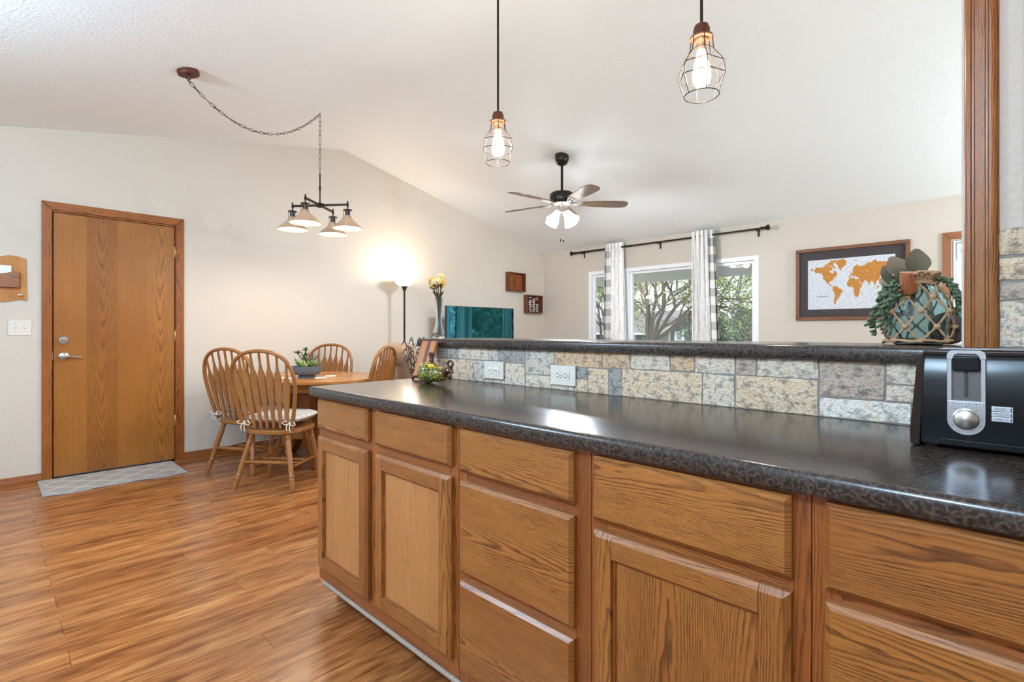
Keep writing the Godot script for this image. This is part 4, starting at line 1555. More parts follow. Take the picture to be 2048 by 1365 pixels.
	b.prism(prof, BT, ceiling_y(SZF) - 0.005, 0.0, 2)
	setting("trim_2", b, M.oak_post)
	# wall cabinet at the far right edge
	t = thing("wall_cabinet", "light wooden wall cabinet side at the upper right edge", "cabinet", Vector3(0.42, 1.386, SZF + 0.15))
	b = mb()
	b.box(Vector3(0, 0.38, 0), Vector3(0.804, 0.76, 0.31), 0.002, 1)
	part("body", b, M.oak_panel, t)
	for k in 2:
		var q := part("door", slab_front(0.39, 0.74, 1), M.oak, t)
		q.position = Vector3(-0.2 + 0.4 * k, 0.38, 0.156)

# ---------------------------------------------------------------- dining corner
const LEG := [Vector2(0.0145, 0.0), Vector2(0.0165, 0.1), Vector2(0.0205, 0.135), Vector2(0.0165, 0.15), Vector2(0.021, 0.168), Vector2(0.0165, 0.186), Vector2(0.0195, 0.205), Vector2(0.0215, 0.27), Vector2(0.017, 0.33), Vector2(0.0215, 0.35), Vector2(0.017, 0.37), Vector2(0.021, 0.39), Vector2(0.0185, 0.42), Vector2(0.02, 0.5), Vector2(0.0185, 0.65), Vector2(0.0165, 0.745), Vector2(0.0225, 0.77), Vector2(0.0175, 0.788), Vector2(0.0225, 0.808), Vector2(0.0185, 0.828), Vector2(0.0205, 0.88), Vector2(0.016, 0.96), Vector2(0.012, 1.0)]

func turned(b: MB, top: Vector3, foot: Vector3, prof: Array, seg := 14) -> void:
	var L := (foot - top).length()
	var y := (foot - top).normalized()
	var x := y.cross(Vector3(0.3, 0.1, 1)).normalized()
	b.xf = Transform3D(Basis(x, y, x.cross(y)), top)
	var p := []
	for q: Vector2 in prof:
		p.append(Vector2(q.x, q.y * L))
	b.lathe(p, seg)
	b.xf = Transform3D.IDENTITY

# arrow-back chair at the origin, facing -z; origin on the floor under the seat
func make_chair(label: String, cushion: bool) -> Node3D:
	var t := thing("dining_chair", label, "chair", Vector3.ZERO, 0.0, "arrow-back chairs at the oval table")
	var sh := 0.43
	var b := mb()
	# saddled seat
	var p := PackedVector2Array()
	for k in 32:
		var a := TAU * k / 32
		var w := 0.225 if sin(a) < 0 else 0.215
		p.append(Vector2(w * signf(cos(a)) * pow(absf(cos(a)), 0.7), 0.215 * signf(sin(a)) * pow(absf(sin(a)), 0.75)))
	b.xf = Transform3D(Basis(Vector3(1, 0, 0), Vector3(0, 0, 1), Vector3(0, -1, 0)), Vector3(0, sh, 0))
	b.prism(p, 0.0, 0.036, 0.009, 0)
	part("seat", b, M.oak_chair, t)
	var lean := func(x: float, y: float) -> Vector3: return Vector3(x, y, 0.175 + (y - 0.43) * 0.2 - 0.12 * x * x)
	# bent hoop
	var pts := []
	for q in [[-0.186, 0.43], [-0.21, 0.55], [-0.234, 0.68], [-0.242, 0.78], [-0.228, 0.87], [-0.185, 0.945], [-0.105, 0.992], [0.0, 1.006]]:
		pts.append(lean.call(q[0], q[1]))
	for k in range(6, -1, -1):
		pts.append(Vector3(-pts[k].x, pts[k].y, pts[k].z))
	b = mb()
	b.tube(smooth_path(pts, 4), 0.0165, 10, false, 0.8, Vector3(0, 0, 1))
	part("back_hoop", b, M.oak_chair, t)
	# arrow slats
	for k in 7:
		var s := (k - 3) / 3.0
		var xb := s * 0.148
		var xt := s * 0.196
		var yt: float = [1.0, 0.995, 0.975, 0.915][absi(k - 3)]
		b = mb()
		var prof := [[0.0, 0.008], [0.1, 0.010], [0.35, 0.018], [0.58, 0.0255], [0.66, 0.027], [0.73, 0.021], [0.79, 0.010], [0.84, 0.0065], [1.0, 0.006]]
		var L := []
		var Rr := []
		for q in prof:
			var y := lerpf(0.44, yt, q[0])
			var x := lerpf(xb, xt, q[0])
			L.append(lean.call(x - q[1], y))
			Rr.append(lean.call(x + q[1], y))
		var th := Vector3(0, 0, 0.006)
		for i in prof.size() - 1:
			var u := [Vector2(L[i].y, L[i].x), Vector2(L[i].y, Rr[i].x), Vector2(L[i + 1].y, Rr[i + 1].x), Vector2(L[i + 1].y, L[i + 1].x)]
			b.quad(L[i] + th, Rr[i] + th, Rr[i + 1] + th, L[i + 1] + th, Vector3(0, 0, 1), u[0], u[1], u[2], u[3])
			b.quad(L[i] - th, Rr[i] - th, Rr[i + 1] - th, L[i + 1] - th, Vector3(0, 0, -1), u[0], u[1], u[2], u[3])
			b.quad(L[i] - th, L[i] + th, L[i + 1] + th, L[i + 1] - th, Vector3(-1, 0, 0), u[0], u[0], u[3], u[3])
			b.quad(Rr[i] - th, Rr[i] + th, Rr[i + 1] + th, Rr[i + 1] - th, Vector3(1, 0, 0), u[1], u[1], u[2], u[2])
		part("arrow_slat", b, M.oak_chair, t)
	# legs and stretchers
	var tops := [Vector3(-0.15, sh, -0.13), Vector3(0.15, sh, -0.13), Vector3(-0.13, sh, 0.14), Vector3(0.13, sh, 0.14)]
	var feet := [Vector3(-0.215, 0, -0.195), Vector3(0.215, 0, -0.195), Vector3(-0.225, 0, 0.235), Vector3(0.225, 0, 0.235)]
	for k in 4:
		b = mb()
		turned(b, tops[k], feet[k], LEG)
		part("leg", b, M.oak_chair, t)
	var on := func(k: int, q: float) -> Vector3: return tops[k].lerp(feet[k], q)
	var rod := [Vector2(0.008, 0), Vector2(0.011, 0.2), Vector2(0.0125, 0.5), Vector2(0.011, 0.8), Vector2(0.008, 1)]
	var ringed := [Vector2(0.008, 0), Vector2(0.01, 0.3), Vector2(0.012, 0.36), Vector2(0.009, 0.38), Vector2(0.0125, 0.4), Vector2(0.009, 0.43), Vector2(0.0135, 0.47), Vector2(0.0135, 0.53), Vector2(0.009, 0.57), Vector2(0.0125, 0.6), Vector2(0.009, 0.62), Vector2(0.012, 0.64), Vector2(0.01, 0.7), Vector2(0.008, 1)]
	for s in 2:
		b = mb()
		turned(b, on.call(s, 0.62), on.call(s + 2, 0.62), rod, 10)
		part("stretcher", b, M.oak_chair, t)
	b = mb()
	turned(b, on.call(2, 0.55), on.call(3, 0.55), ringed, 10)
	part("stretcher", b, M.oak_chair, t)
	for q: float in [0.35, 0.62]:
		b = mb()
		turned(b, on.call(0, 0.62).lerp(on.call(2, 0.62), q), on.call(1, 0.62).lerp(on.call(3, 0.62), q), ringed, 10)
		part("stretcher", b, M.oak_chair, t)
	return t

func make_cushion(chair: Node3D, label: String) -> void:
	var t := thing("seat_cushion", label, "cushion", chair.position, chair.rotation.y, "plaid seat cushions tied to the chairs")
	var b := mb(false)
	var top := func(s: float) -> Callable:
		return func(u: float, v: float) -> Vector3:
			var x := (u - 0.5) * 2.0
			var z := (v - 0.5) * 2.0
			var k := 1.0 - 0.10 * x * x * z * z
			var edge := pow(maxf(0.0, (1.0 - pow(absf(x), 4.0)) * (1.0 - pow(absf(z), 4.0))), 0.4)
			var tuft := 0.0
			for a in [[-0.4, -0.4], [0.4, -0.4], [-0.4, 0.4], [0.4, 0.4], [0.0, 0.0]]:
				tuft += exp(-((x - a[0]) * (x - a[0]) + (z - a[1]) * (z - a[1])) * 40.0)
			return Vector3(x * 0.213 * k, 0.5 + s * edge * 0.034 - (tuft * 0.015 if s > 0 else 0.0), z * 0.2 * k - 0.025)
	b.sheet(22, 22, top.call(1.0), true)
	b.sheet(22, 22, top.call(-1.0))
	for k in b.uv.size():
		b.uv[k] *= 0.4
	part("pad", b, M.cushion, t)
	for s: float in [-1.0, 1.0]:
		b = mb()
		var c := Vector3(s * 0.175, 0.485, 0.17)
		for q in [[Vector3(0.025, 0.01, 0.02), Vector3(0.05, -0.012, 0.03), Vector3(0.02, -0.02, 0.03)], [Vector3(-0.02, 0.012, 0.02), Vector3(-0.05, 0.0, 0.03), Vector3(-0.02, -0.015, 0.03)]]:
			b.tube(smooth_path([c, c + q[0], c + q[1], c + q[2], c + Vector3(0, 0, 0.015)], 4), 0.003, 6)
		b.tube(smooth_path([c + Vector3(0, 0, 0.015), c + Vector3(0.012, -0.03, 0.04), c + Vector3(0.02, -0.065, 0.045)], 4), 0.003, 6)
		b.tube(smooth_path([c + Vector3(0, 0, 0.015), c + Vector3(-0.012, -0.025, 0.04), c + Vector3(-0.006, -0.055, 0.045)], 4), 0.003, 6)
		part("tie", b, M.cord, t)

func dining() -> void:
	var axis := Vector2(0.80, -0.60)
	var tc := Vector3(-4.55, 0, -1.98)
	var t := thing("dining_table", "oval honey oak pedestal dining table in the corner by the door", "table", tc, atan2(0.60, 0.80))
	var b := mb()
	var p := PackedVector2Array()
	for k in 56:
		var a := TAU * k / 56
		p.append(Vector2(0.68 * signf(cos(a)) * pow(absf(cos(a)), 0.9), 0.53 * signf(sin(a)) * pow(absf(sin(a)), 0.9)))
	b.xf = Transform3D(Basis(Vector3(1, 0, 0), Vector3(0, 0, 1), Vector3(0, -1, 0)), Vector3(0, 0.745, 0))
	b.prism(p, 0.0, 0.03, 0.008, 0)
	part("tabletop", b, M.oak_table, t)
	b = mb()
	var p2 := PackedVector2Array()
	for q in p:
		p2.append(q * 0.8)
	b.xf = Transform3D(Basis(Vector3(1, 0, 0), Vector3(0, 0, 1), Vector3(0, -1, 0)), Vector3(0, 0.714, 0))
	b.prism(p2, 0.0, 0.07, 0.0, 0)
	part("apron", b, M.oak_chair, t)
	b = mb()
	b.box(Vector3(0, 0.42, 0), Vector3(0.2, 0.46, 0.2), 0.012, 1)
	b.box(Vector3(0, 0.6, 0), Vector3(0.23, 0.03, 0.23), 0.012, 0)
	b.box(Vector3(0, 0.4, 0), Vector3(0.225, 0.02, 0.225), 0.008, 0)
	part("pedestal", b, M.oak_chair, t)
	for k in 4:
		b = mb()
		# curved bracket foot
		var f := PackedVector2Array([Vector2(0.06, 0.42), Vector2(0.12, 0.38), Vector2(0.17, 0.27), Vector2(0.25, 0.14), Vector2(0.36, 0.095), Vector2(0.42, 0.09), Vector2(0.45, 0.07), Vector2(0.45, 0.0), Vector2(0.37, 0.0), Vector2(0.28, 0.03), Vector2(0.2, 0.08), Vector2(0.14, 0.16), Vector2(0.06, 0.2)])
		b.xf = Transform3D(Basis(Vector3.UP, PI / 4 + k * PI / 2), Vector3.ZERO)
		b.prism(f, -0.035, 0.035, 0.008, 0)
		part("foot", b, M.oak_chair, t)
	# chairs
	var spots := [
		[Vector3(-3.99, 0, -1.565), Vector2(-0.61, -0.79), "oak arrow-back chair nearest the camera with a tied plaid cushion"],
		[Vector3(-4.60, 0, -1.56), Vector2(-0.48, -0.88), "oak arrow-back chair nearest the entry door, partly behind the front chair"],
		[Vector3(-4.93, 0, -2.29), Vector2(0.62, 0.78), "oak arrow-back chair on the wall side behind the succulent bowl"],
		[Vector3(-4.22, 0, -2.33), Vector2(-0.82, 0.57), "oak arrow-back chair seen edge-on beside the beige recliner"]]
	for k in spots.size():
		var c := make_chair(spots[k][2], true)
		c.position = spots[k][0]
		var d: Vector2 = spots[k][1]
		c.rotation.y = atan2(-d.x, -d.y)
		make_cushion(c, ["grey plaid tufted cushion tied on the front chair", "grey plaid tufted cushion on the chair nearest the door", "grey plaid cushion on the wall-side chair", "grey plaid cushion on the chair beside the recliner"][k])
	# bowl of succulents
	var bp := Vector3(-4.37, 0.745, -1.93)
	t = thing("succulent_bowl", "shallow grey bowl of mixed succulents on the oval table", "plant", bp)
	b = mb()
	b.lathe([Vector2(0.07, 0.0), Vector2(0.075, 0.012), Vector2(0.06, 0.02), Vector2(0.1, 0.03), Vector2(0.122, 0.06), Vector2(0.126, 0.1), Vector2(0.118, 0.1), Vector2(0.11, 0.075), Vector2(0.0, 0.07)], 28, false)
	part("bowl", b, M.bowl, t)
	b = mb()
	b.lathe([Vector2(0.114, 0.078), Vector2(0.08, 0.088), Vector2(0.0, 0.09)], 20, false)
	part("soil", b, M.soil, t)
	var spike := func(c: Vector3, count: int, L: float, m: Material, up: float) -> void:
		for k in count:
			var a := TAU * k / count + rng.randf() * 0.5
			var r := L * rng.randf_range(0.75, 1.1)
			var o := Vector3(cos(a), up * rng.randf_range(0.6, 1.4), sin(a)).normalized()
			var q := mb()
			q.tube([c, c + o * r * 0.35 + Vector3(0, 0.005, 0), c + o * r * 0.75 + Vector3(0, 0.012, 0), c + o * r + Vector3(0, 0.022, 0)], [0.008, 0.0095, 0.006, 0.0008], 6, false, 0.5)
			part("leaf", q, m, t)
	spike.call(Vector3(0.03, 0.09, 0.02), 16, 0.085, M.leaf_pale, 0.7)
	spike.call(Vector3(-0.07, 0.09, 0.03), 10, 0.08, M.leaf, 1.1)
	spike.call(Vector3(0.06, 0.09, -0.03), 10, 0.07, M.leaf, 0.8)
	spike.call(Vector3(-0.085, 0.09, -0.05), 6, 0.13, M.leaf_dark, 1.6)
	b = mb()
	b.tube(smooth_path([Vector3(-0.05, 0.08, 0.0), Vector3(-0.055, 0.15, 0.01), Vector3(-0.04, 0.2, 0.0), Vector3(-0.02, 0.24, 0.0)], 3), 0.006, 8)
	b.tube(smooth_path([Vector3(-0.055, 0.15, 0.01), Vector3(-0.09, 0.19, 0.03), Vector3(-0.1, 0.21, 0.04)], 3), 0.005, 8)
	part("stem", b, M.leaf_dark, t)
	b = mb()
	b.tube(smooth_path([Vector3(0.055, 0.08, 0.0), Vector3(0.065, 0.15, 0.01), Vector3(0.06, 0.185, 0.0)], 3), 0.004, 8)
	part("stem", b, M.leaf_dark, t)
	for k in 26:
		var q := mb()
		var base: Vector3 = [Vector3(-0.02, 0.235, 0), Vector3(-0.1, 0.21, 0.04), Vector3(-0.04, 0.19, 0), Vector3(0.062, 0.16, 0)][k % 4]
		var a := rng.randf() * TAU
		q.xf = Transform3D(Basis(Vector3(0, 1, 0), a) * Basis(Vector3(0, 0, 1), rng.randf_range(0.1, 0.9)), base)
		q.puff(Vector3(0.018 if k % 4 < 3 else 0.01, 0, 0), Vector3(0.02, 0.005, 0.01) * (1.0 if k % 4 < 3 else 0.6), 1.0, 1.0, 8, 6)
		part("leaf", q, M.leaf_dark if k % 3 else M.leaf, t)
	for k in 4:
		b = mb()
		b.lathe([Vector2(0.0, 0.0), Vector2(0.048, 0.0), Vector2(0.05, 0.003), Vector2(0.05, 0.008), Vector2(0.047, 0.01), Vector2(0.0, 0.01)], 24)
		single("coaster", b, M.coaster, ["pale round coaster left of the succulent bowl", "pale round coaster in front of the succulent bowl", "pale round coaster right of the succulent bowl, nearer one", "pale round coaster right of the succulent bowl, farther one"][k], "coaster", [Vector3(-4.43, 0.7455, -1.74), Vector3(-4.30, 0.7455, -1.755), Vector3(-4.21, 0.7455, -1.98), Vector3(-4.30, 0.7455, -2.11)][k], "pale coasters on the oval table")

# ---------------------------------------------------------------- hanging lamps
func hanging_lamps() -> void:
	# cage pendants over the bar
	for k in 2:
		var x: float = [-1.734, -0.749][k]
		var top := ceiling_y(-1.68)
		var t := thing("cage_pendant", ["wire cage pendant lamp with rusty cap, the left one over the bar", "wire cage pendant lamp with rusty cap, the right one nearer the oak post"][k], "lamp", Vector3(x, 1.94, -1.68), [0.3, 0.15][k], "cage pendants over the bar")
		var b := mb()
		b.lathe([Vector2(0.0, top - 1.94), Vector2(0.06, top - 1.94), Vector2(0.06, top - 1.965), Vector2(0.05, top - 1.975), Vector2(0.0, top - 1.977)], 24)
		part("ceiling_cup", b, M.rust, t)
		b = mb()
		b.lathe([Vector2(0.0052, 0.235), Vector2(0.0052, top - 1.97)], 10)
		part("stem", b, M.bronze, t)
		b = mb()
		b.lathe([Vector2(0.026, 0.193), Vector2(0.027, 0.222), Vector2(0.022, 0.236), Vector2(0.006, 0.24), Vector2(0.005, 0.25)], 24)
		b.lathe([Vector2(0.027, 0.190), Vector2(0.037, 0.190), Vector2(0.039, 0.194), Vector2(0.037, 0.198), Vector2(0.027, 0.198)], 24)
		part("cap", b, M.rust, t)
		# cage of six bent wires and four hoops
		var hoops := [[0.040, 0.147, 24], [0.070, 0.103, 6], [0.076, 0.062, 6], [0.056, 0.0, 24]]
		for h in hoops:
			var ring := []
			for i in h[2]:
				ring.append(Vector3(cos(TAU * i / h[2]) * h[0], h[1], sin(TAU * i / h[2]) * h[0]))
			b = mb()
			b.tube(ring, 0.0017, 6, true)
			part("cage_hoop", b, M.bronze, t)
		for i in 6:
			var c := Vector3(cos(TAU * i / 6), 0, sin(TAU * i / 6))
			b = mb()
			b.tube([c * 0.034 + Vector3(0, 0.192, 0), c * 0.040 + Vector3(0, 0.147, 0), c * 0.070 + Vector3(0, 0.103, 0), c * 0.076 + Vector3(0, 0.062, 0), c * 0.056], 0.0017, 6)
			part("cage_wire", b, M.bronze, t)
		b = mb()
		b.lathe([Vector2(0.021, 0.19), Vector2(0.021, 0.178), Vector2(0.0175, 0.174), Vector2(0.018, 0.168), Vector2(0.0165, 0.163), Vector2(0.017, 0.157), Vector2(0.015, 0.15)], 20)
		part("socket", b, M.socket, t)
		# long bulb
		b = mb()
		b.lathe([Vector2(0.013, 0.152), Vector2(0.0165, 0.135), Vector2(0.024, 0.105), Vector2(0.0295, 0.075), Vector2(0.030, 0.058), Vector2(0.026, 0.042), Vector2(0.016, 0.033), Vector2(0.0, 0.03)], 24)
		part("bulb", b, M.bulb_glass, t)
		b = mb()
		b.lathe([Vector2(0.0, 0.132), Vector2(0.006, 0.118), Vector2(0.0095, 0.09), Vector2(0.0095, 0.066), Vector2(0.006, 0.054), Vector2(0.0, 0.05)], 16)
		part("bulb_filament", b, M.bulb_core, t)
		lamp(t, Vector3(0, 0.085, 0), Color(1.0, 0.95, 0.88), 0.5, 0.02)
	# swag chandelier
	var cp := Vector3(-3.765, ceiling_y(-0.892), -0.892)
	var hp := Vector3(-4.122, ceiling_y(-1.931), -1.931)
	var t := thing("swag_chandelier", "dark bronze four-shade chandelier on a swagged chain over the table", "lamp", hp)
	var b := mb()
	b.xf = Transform3D(Basis(Vector3(1, 0, 0), atan(SLOPE_KITCHEN)), cp - hp)
	b.lathe([Vector2(0.0, 0.0), Vector2(0.062, 0.0), Vector2(0.064, -0.012), Vector2(0.06, -0.026), Vector2(0.0, -0.028)], 28)
	b.lathe([Vector2(0.008, -0.028), Vector2(0.011, -0.036), Vector2(0.007, -0.044), Vector2(0.007, -0.055)], 12)
	part("canopy", b, M.rust, t)
	b = mb()
	b.tube(smooth_path([Vector3(0, 0.0, 0), Vector3(0, -0.02, 0), Vector3(0.008, -0.028, 0), Vector3(0.012, -0.038, 0), Vector3(0, -0.046, 0), Vector3(-0.01, -0.038, 0)], 3), 0.0022, 6)
	part("ceiling_hook", b, M.white_trim, t)
	var lk := mb()
	var oval := []
	for i in 14:
		var a := TAU * i / 14
		oval.append(Vector3(0.0088 * cos(a), 0.0225 * signf(sin(a)) * pow(absf(sin(a)), 0.85), 0))
	lk.tube(oval, 0.0017, 5, true)
	var link := lk.mesh()
	var chain := func(pts: Array) -> void:
		var dist := 0.0
		var n := 0
		for i in pts.size() - 1:
			var a: Vector3 = pts[i]
			var c: Vector3 = pts[i + 1]
			dist += (c - a).length()
			while dist > n * 0.0385:
				var o := part("link", link, M.bronze, t)
				var y := (c - a).normalized()
				var x := y.cross(Vector3(0.31, 0.2, 0.93)).normalized()
				o.transform = Transform3D(Basis(x, y, x.cross(y)) * Basis(Vector3(0, 1, 0), (n % 2) * PI / 2 + 0.4 + 0.25 * sin(n * 1.7)), a)
				n += 1
	var sw := []
	var s0 := cp - hp + Vector3(0, -0.058, 0)
	for i in 121:
		var q := i / 120.0
		sw.append(s0.lerp(Vector3(0, -0.05, 0), q) + Vector3(0, -4.0 * 0.25 * q * (1.0 - q), 0))
	chain.call(sw)
	var dn := []
	var drop := hp.y - 2.45
	for i in 81:
		dn.append(Vector3(0, -0.06, 0).lerp(Vector3(0, -drop, 0), i / 80.0))
	chain.call(dn)
	b = mb()
	b.tube(sw.slice(0, 121, 4), 0.0009, 5)
	part("cord", b, M.bronze, t)
	var hub := 2.195 - hp.y
	b = mb()
	b.lathe([Vector2(0.0, hub - 0.022), Vector2(0.012, hub - 0.02), Vector2(0.034, hub - 0.012), Vector2(0.036, hub + 0.01), Vector2(0.03, hub + 0.016), Vector2(0.006, hub + 0.02), Vector2(0.006, hub + 0.12), Vector2(0.0085, hub + 0.125), Vector2(0.0085, hub + 0.155), Vector2(0.0055, hub + 0.16), Vector2(0.0055, 2.462 - hp.y), Vector2(0.0, 2.466 - hp.y)], 16)
	part("stem", b, M.bronze, t)
	var lat := Vector3(0.715, 0, -0.699)
	var tow := Vector3(0.699, 0, 0.715)
	for k in 4:
		var a := deg_to_rad(6.0 + 90.0 * k)
		var d := lat * cos(a) + tow * sin(a)
		b = mb()
		b.xf = Transform3D(Basis(d, Vector3.UP, d.cross(Vector3.UP)), Vector3(0, hub, 0))
		b.box(Vector3(0.12, 0, 0), Vector3(0.24, 0.017, 0.017), 0.002)
		b.xf = Transform3D(Basis.IDENTITY, d * 0.24 + Vector3(0, hub, 0))
		b.lathe([Vector2(0.009, -0.016), Vector2(0.009, 0.012), Vector2(0.005, 0.016), Vector2(0.007, 0.024), Vector2(0.0, 0.034)], 12)
		part("arm", b, M.bronze, t)
		var e := d * 0.24 + Vector3(0, hub - 0.016, 0)
		b = mb()
		b.xf = Transform3D(Basis.IDENTITY, e)
		b.lathe([Vector2(0.006, 0.0), Vector2(0.006, -0.022), Vector2(0.036, -0.026), Vector2(0.037, -0.034), Vector2(0.02, -0.036), Vector2(0.02, -0.08), Vector2(0.0, -0.082)], 18)
		for i in 3:
			var c := Vector3(cos(TAU * i / 3), 0, sin(TAU * i / 3))
			b.tube([c * 0.032 + Vector3(0, -0.034, 0), c * 0.032 + Vector3(0, -0.09, 0), c * 0.042 + Vector3(0, -0.1, 0)], 0.0022, 5)
		part("holder", b, M.gunmetal, t)
		b = mb()
		b.xf = Transform3D(Basis.IDENTITY, e)
		b.lathe([Vector2(0.024, -0.075), Vector2(0.033, -0.09), Vector2(0.038, -0.1), Vector2(0.119, -0.178), Vector2(0.119, -0.183), Vector2(0.116, -0.18), Vector2(0.036, -0.104), Vector2(0.03, -0.092), Vector2(0.022, -0.079)], 28, false)
		part("lamp_shade", b, M.amber_glass, t)
		b = mb()
		b.xf = Transform3D(Basis.IDENTITY, e)
		b.lathe([Vector2(0.012, -0.082), Vector2(0.014, -0.1), Vector2(0.026, -0.125), Vector2(0.03, -0.145), Vector2(0.024, -0.165), Vector2(0.0, -0.175)], 16)
		part("bulb", b, M.bulb_core, t)
		lamp(t, e + Vector3(0, -0.14, 0), Color(1.0, 0.95, 0.87), 0.22, 0.03)
	# ceiling fan
	var fp := Vector3(-3.185, 0, -3.966)
	var fy := ceiling_y(fp.z)
	t = thing("ceiling_fan", "dark five-blade ceiling fan with four lit frosted shades in the living room", "fan", Vector3(fp.x, fy, fp.z))
	b = mb()
	b.lathe([Vector2(0.0, 0.02), Vector2(0.068, 0.014), Vector2(0.07, -0.03), Vector2(0.062, -0.065), Vector2(0.04, -0.09), Vector2(0.015, -0.098), Vector2(0.0, -0.1)], 28)
	part("canopy", b, M.fan_dark, t)
	var my := 2.46 - fy
	b = mb()
	b.lathe([Vector2(0.013, my + 0.05), Vector2(0.013, -0.09)], 14)
	part("downrod", b, M.fan_dark, t)
	b = mb()
	b.lathe([Vector2(0.016, my + 0.075), Vector2(0.03, my + 0.068), Vector2(0.1, my + 0.058), Vector2(0.118, my + 0.045), Vector2(0.122, my + 0.03), Vector2(0.122, my - 0.03), Vector2(0.114, my - 0.044), Vector2(0.05, my - 0.05), Vector2(0.0, my - 0.05)], 32)
	part("motor", b, M.fan_dark, t)
	b = mb()
	b.lathe([Vector2(0.1, my - 0.046), Vector2(0.108, my - 0.056), Vector2(0.1, my - 0.066), Vector2(0.05, my - 0.075), Vector2(0.045, my - 0.13), Vector2(0.055, my - 0.14), Vector2(0.05, my - 0.16), Vector2(0.0, my - 0.17)], 28)
	part("light_fitter", b, M.nickel, t)
	for k in 5:
		var a := deg_to_rad(-3.0 + 72.0 * k)
		var d := lat * cos(a) + tow * sin(a)
		var bs := Basis(d, Vector3.UP, d.cross(Vector3.UP)) * Basis(Vector3(1, 0, 0), -0.2)
		b = mb()
		var p := PackedVector2Array([Vector2(0.2, -0.045), Vector2(0.3, -0.058), Vector2(0.5, -0.07), Vector2(0.6, -0.068), Vector2(0.645, -0.05), Vector2(0.658, -0.02), Vector2(0.658, 0.02), Vector2(0.645, 0.05), Vector2(0.6, 0.068), Vector2(0.5, 0.07), Vector2(0.3, 0.058), Vector2(0.2, 0.045)])
		b.xf = Transform3D(bs * Basis(Vector3(1, 0, 0), PI / 2), Vector3(0, my - 0.05, 0))
		b.prism(p, -0.004, 0.004, 0.0015, 0)
		part("blade", b, M.fan_blade, t)
		b = mb()
		b.xf = Transform3D(bs, Vector3(0, my - 0.05, 0))
		for s: float in [-1.0, 0.0, 1.0]:
			b.tube(smooth_path([Vector3(0.1, -0.004, 0), Vector3(0.15, -0.012, s * 0.012), Vector3(0.19, -0.008, s * 0.03), Vector3(0.25, -0.008, s * 0.024)], 4), 0.006, 6)
		part("blade_iron", b, M.nickel, t)
	for k in 4:
		var a := deg_to_rad(45.0 + 90.0 * k)
		var d := lat * cos(a) + tow * sin(a)
		var dir := (d * 0.62 + Vector3(0, -0.78, 0)).normalized()
		var x := dir.cross(Vector3.UP).normalized()
		b = mb()
		b.tube([Vector3(0, my - 0.13, 0) + d * 0.03, Vector3(0, my - 0.145, 0) + d * 0.075], 0.012, 10)
		part("arm", b, M.nickel, t)
		b = mb()
		b.xf = Transform3D(Basis(x, dir, x.cross(dir)), Vector3(0, my - 0.14, 0) + d * 0.062)
		b.lathe([Vector2(0.02, 0.0), Vector2(0.028, 0.012), Vector2(0.036, 0.04), Vector2(0.046, 0.08), Vector2(0.063, 0.125), Vector2(0.066, 0.13), Vector2(0.058, 0.122), Vector2(0.04, 0.08), Vector2(0.0, 0.06)], 22, false)
		part("lamp_shade", b, M.frosted, t)
		lamp(t, Vector3(0, my - 0.14, 0) + d * 0.062 + dir * 0.1, Color(0.9, 0.95, 1.0), 0.06, 0.04)
		# most of a bell shade's light leaves through its mouth
		var sp := SpotLight3D.new()
		sp.name = "light"
		sp.light_color = Color(0.9, 0.95, 1.0)
		sp.light_energy = 1.05
		sp.light_size = 0.05
		sp.spot_range = 14.0
		sp.spot_attenuation = 2.0
		sp.spot_angle = 84.0
		sp.spot_angle_attenuation = 0.4
		sp.shadow_enabled = true
		t.add_child(sp, true)
		sp.position = Vector3(0, my - 0.14, 0) + d * 0.062 + dir * 0.14
		sp.basis = Basis.looking_at(dir, x)
	for s: float in [-1.0, 1.0]:
		b = mb()
		var o := lat * s * 0.014
		b.tube([o + Vector3(0, my - 0.16, 0), o + Vector3(0, 2.06 - fy, 0)], 0.0004, 5)
		b.xf = Transform3D(Basis.IDENTITY, o + Vector3(0, 2.025 - fy + (0.006 if s < 0 else 0.0), 0))
		b.lathe([Vector2(0.0, 0), Vector2(0.006, 0.004), Vector2(0.0075, 0.02), Vector2(0.004, 0.036), Vector2(0.0, 0.04)], 10)
		part("pull_chain", b, M.fan_dark, t)

# ---------------------------------------------------------------- living room
func torchiere(at: Vector3, label: String, energy: float, c: Color) -> void:
	var t := thing("floor_lamp", label, "lamp", at, 0.0, "torchiere floor lamps")
	var b := mb()
	b.lathe([Vector2(0.0, 0.0), Vector2(0.125, 0.0), Vector2(0.125, 0.012), Vector2(0.1, 0.022), Vector2(0.015, 0.03), Vector2(0.0, 0.03)], 28)
	part("base", b, M.black_metal, t)
	b = mb()
	b.lathe([Vector2(0.011, 0.028), Vector2(0.011, 1.62)], 12)
	part("pole", b, M.black_metal, t)
	b = mb()
	b.lathe([Vector2(0.011, 1.6), Vector2(0.012, 1.615), Vector2(0.034, 1.665), Vector2(0.036, 1.672), Vector2(0.0, 1.672)], 20)
	part("shade_holder", b, M.gunmetal, t)
	b = mb()
	b.lathe([Vector2(0.03, 1.672), Vector2(0.06, 1.678), Vector2(0.095, 1.7), Vector2(0.118, 1.735), Vector2(0.126, 1.785), Vector2(0.121, 1.785), Vector2(0.113, 1.738), Vector2(0.09, 1.705), Vector2(0.06, 1.684), Vector2(0.0, 1.68)], 32, false)
	part("lamp_shade", b, M.torch_bowl, t)
	b = mb()
	b.ball(Vector3(0, 1.735, 0), 0.03)
	part("bulb", b, M.bulb_core, t)
	lamp(t, Vector3(0, 1.80, 0), c, energy, 0.05)

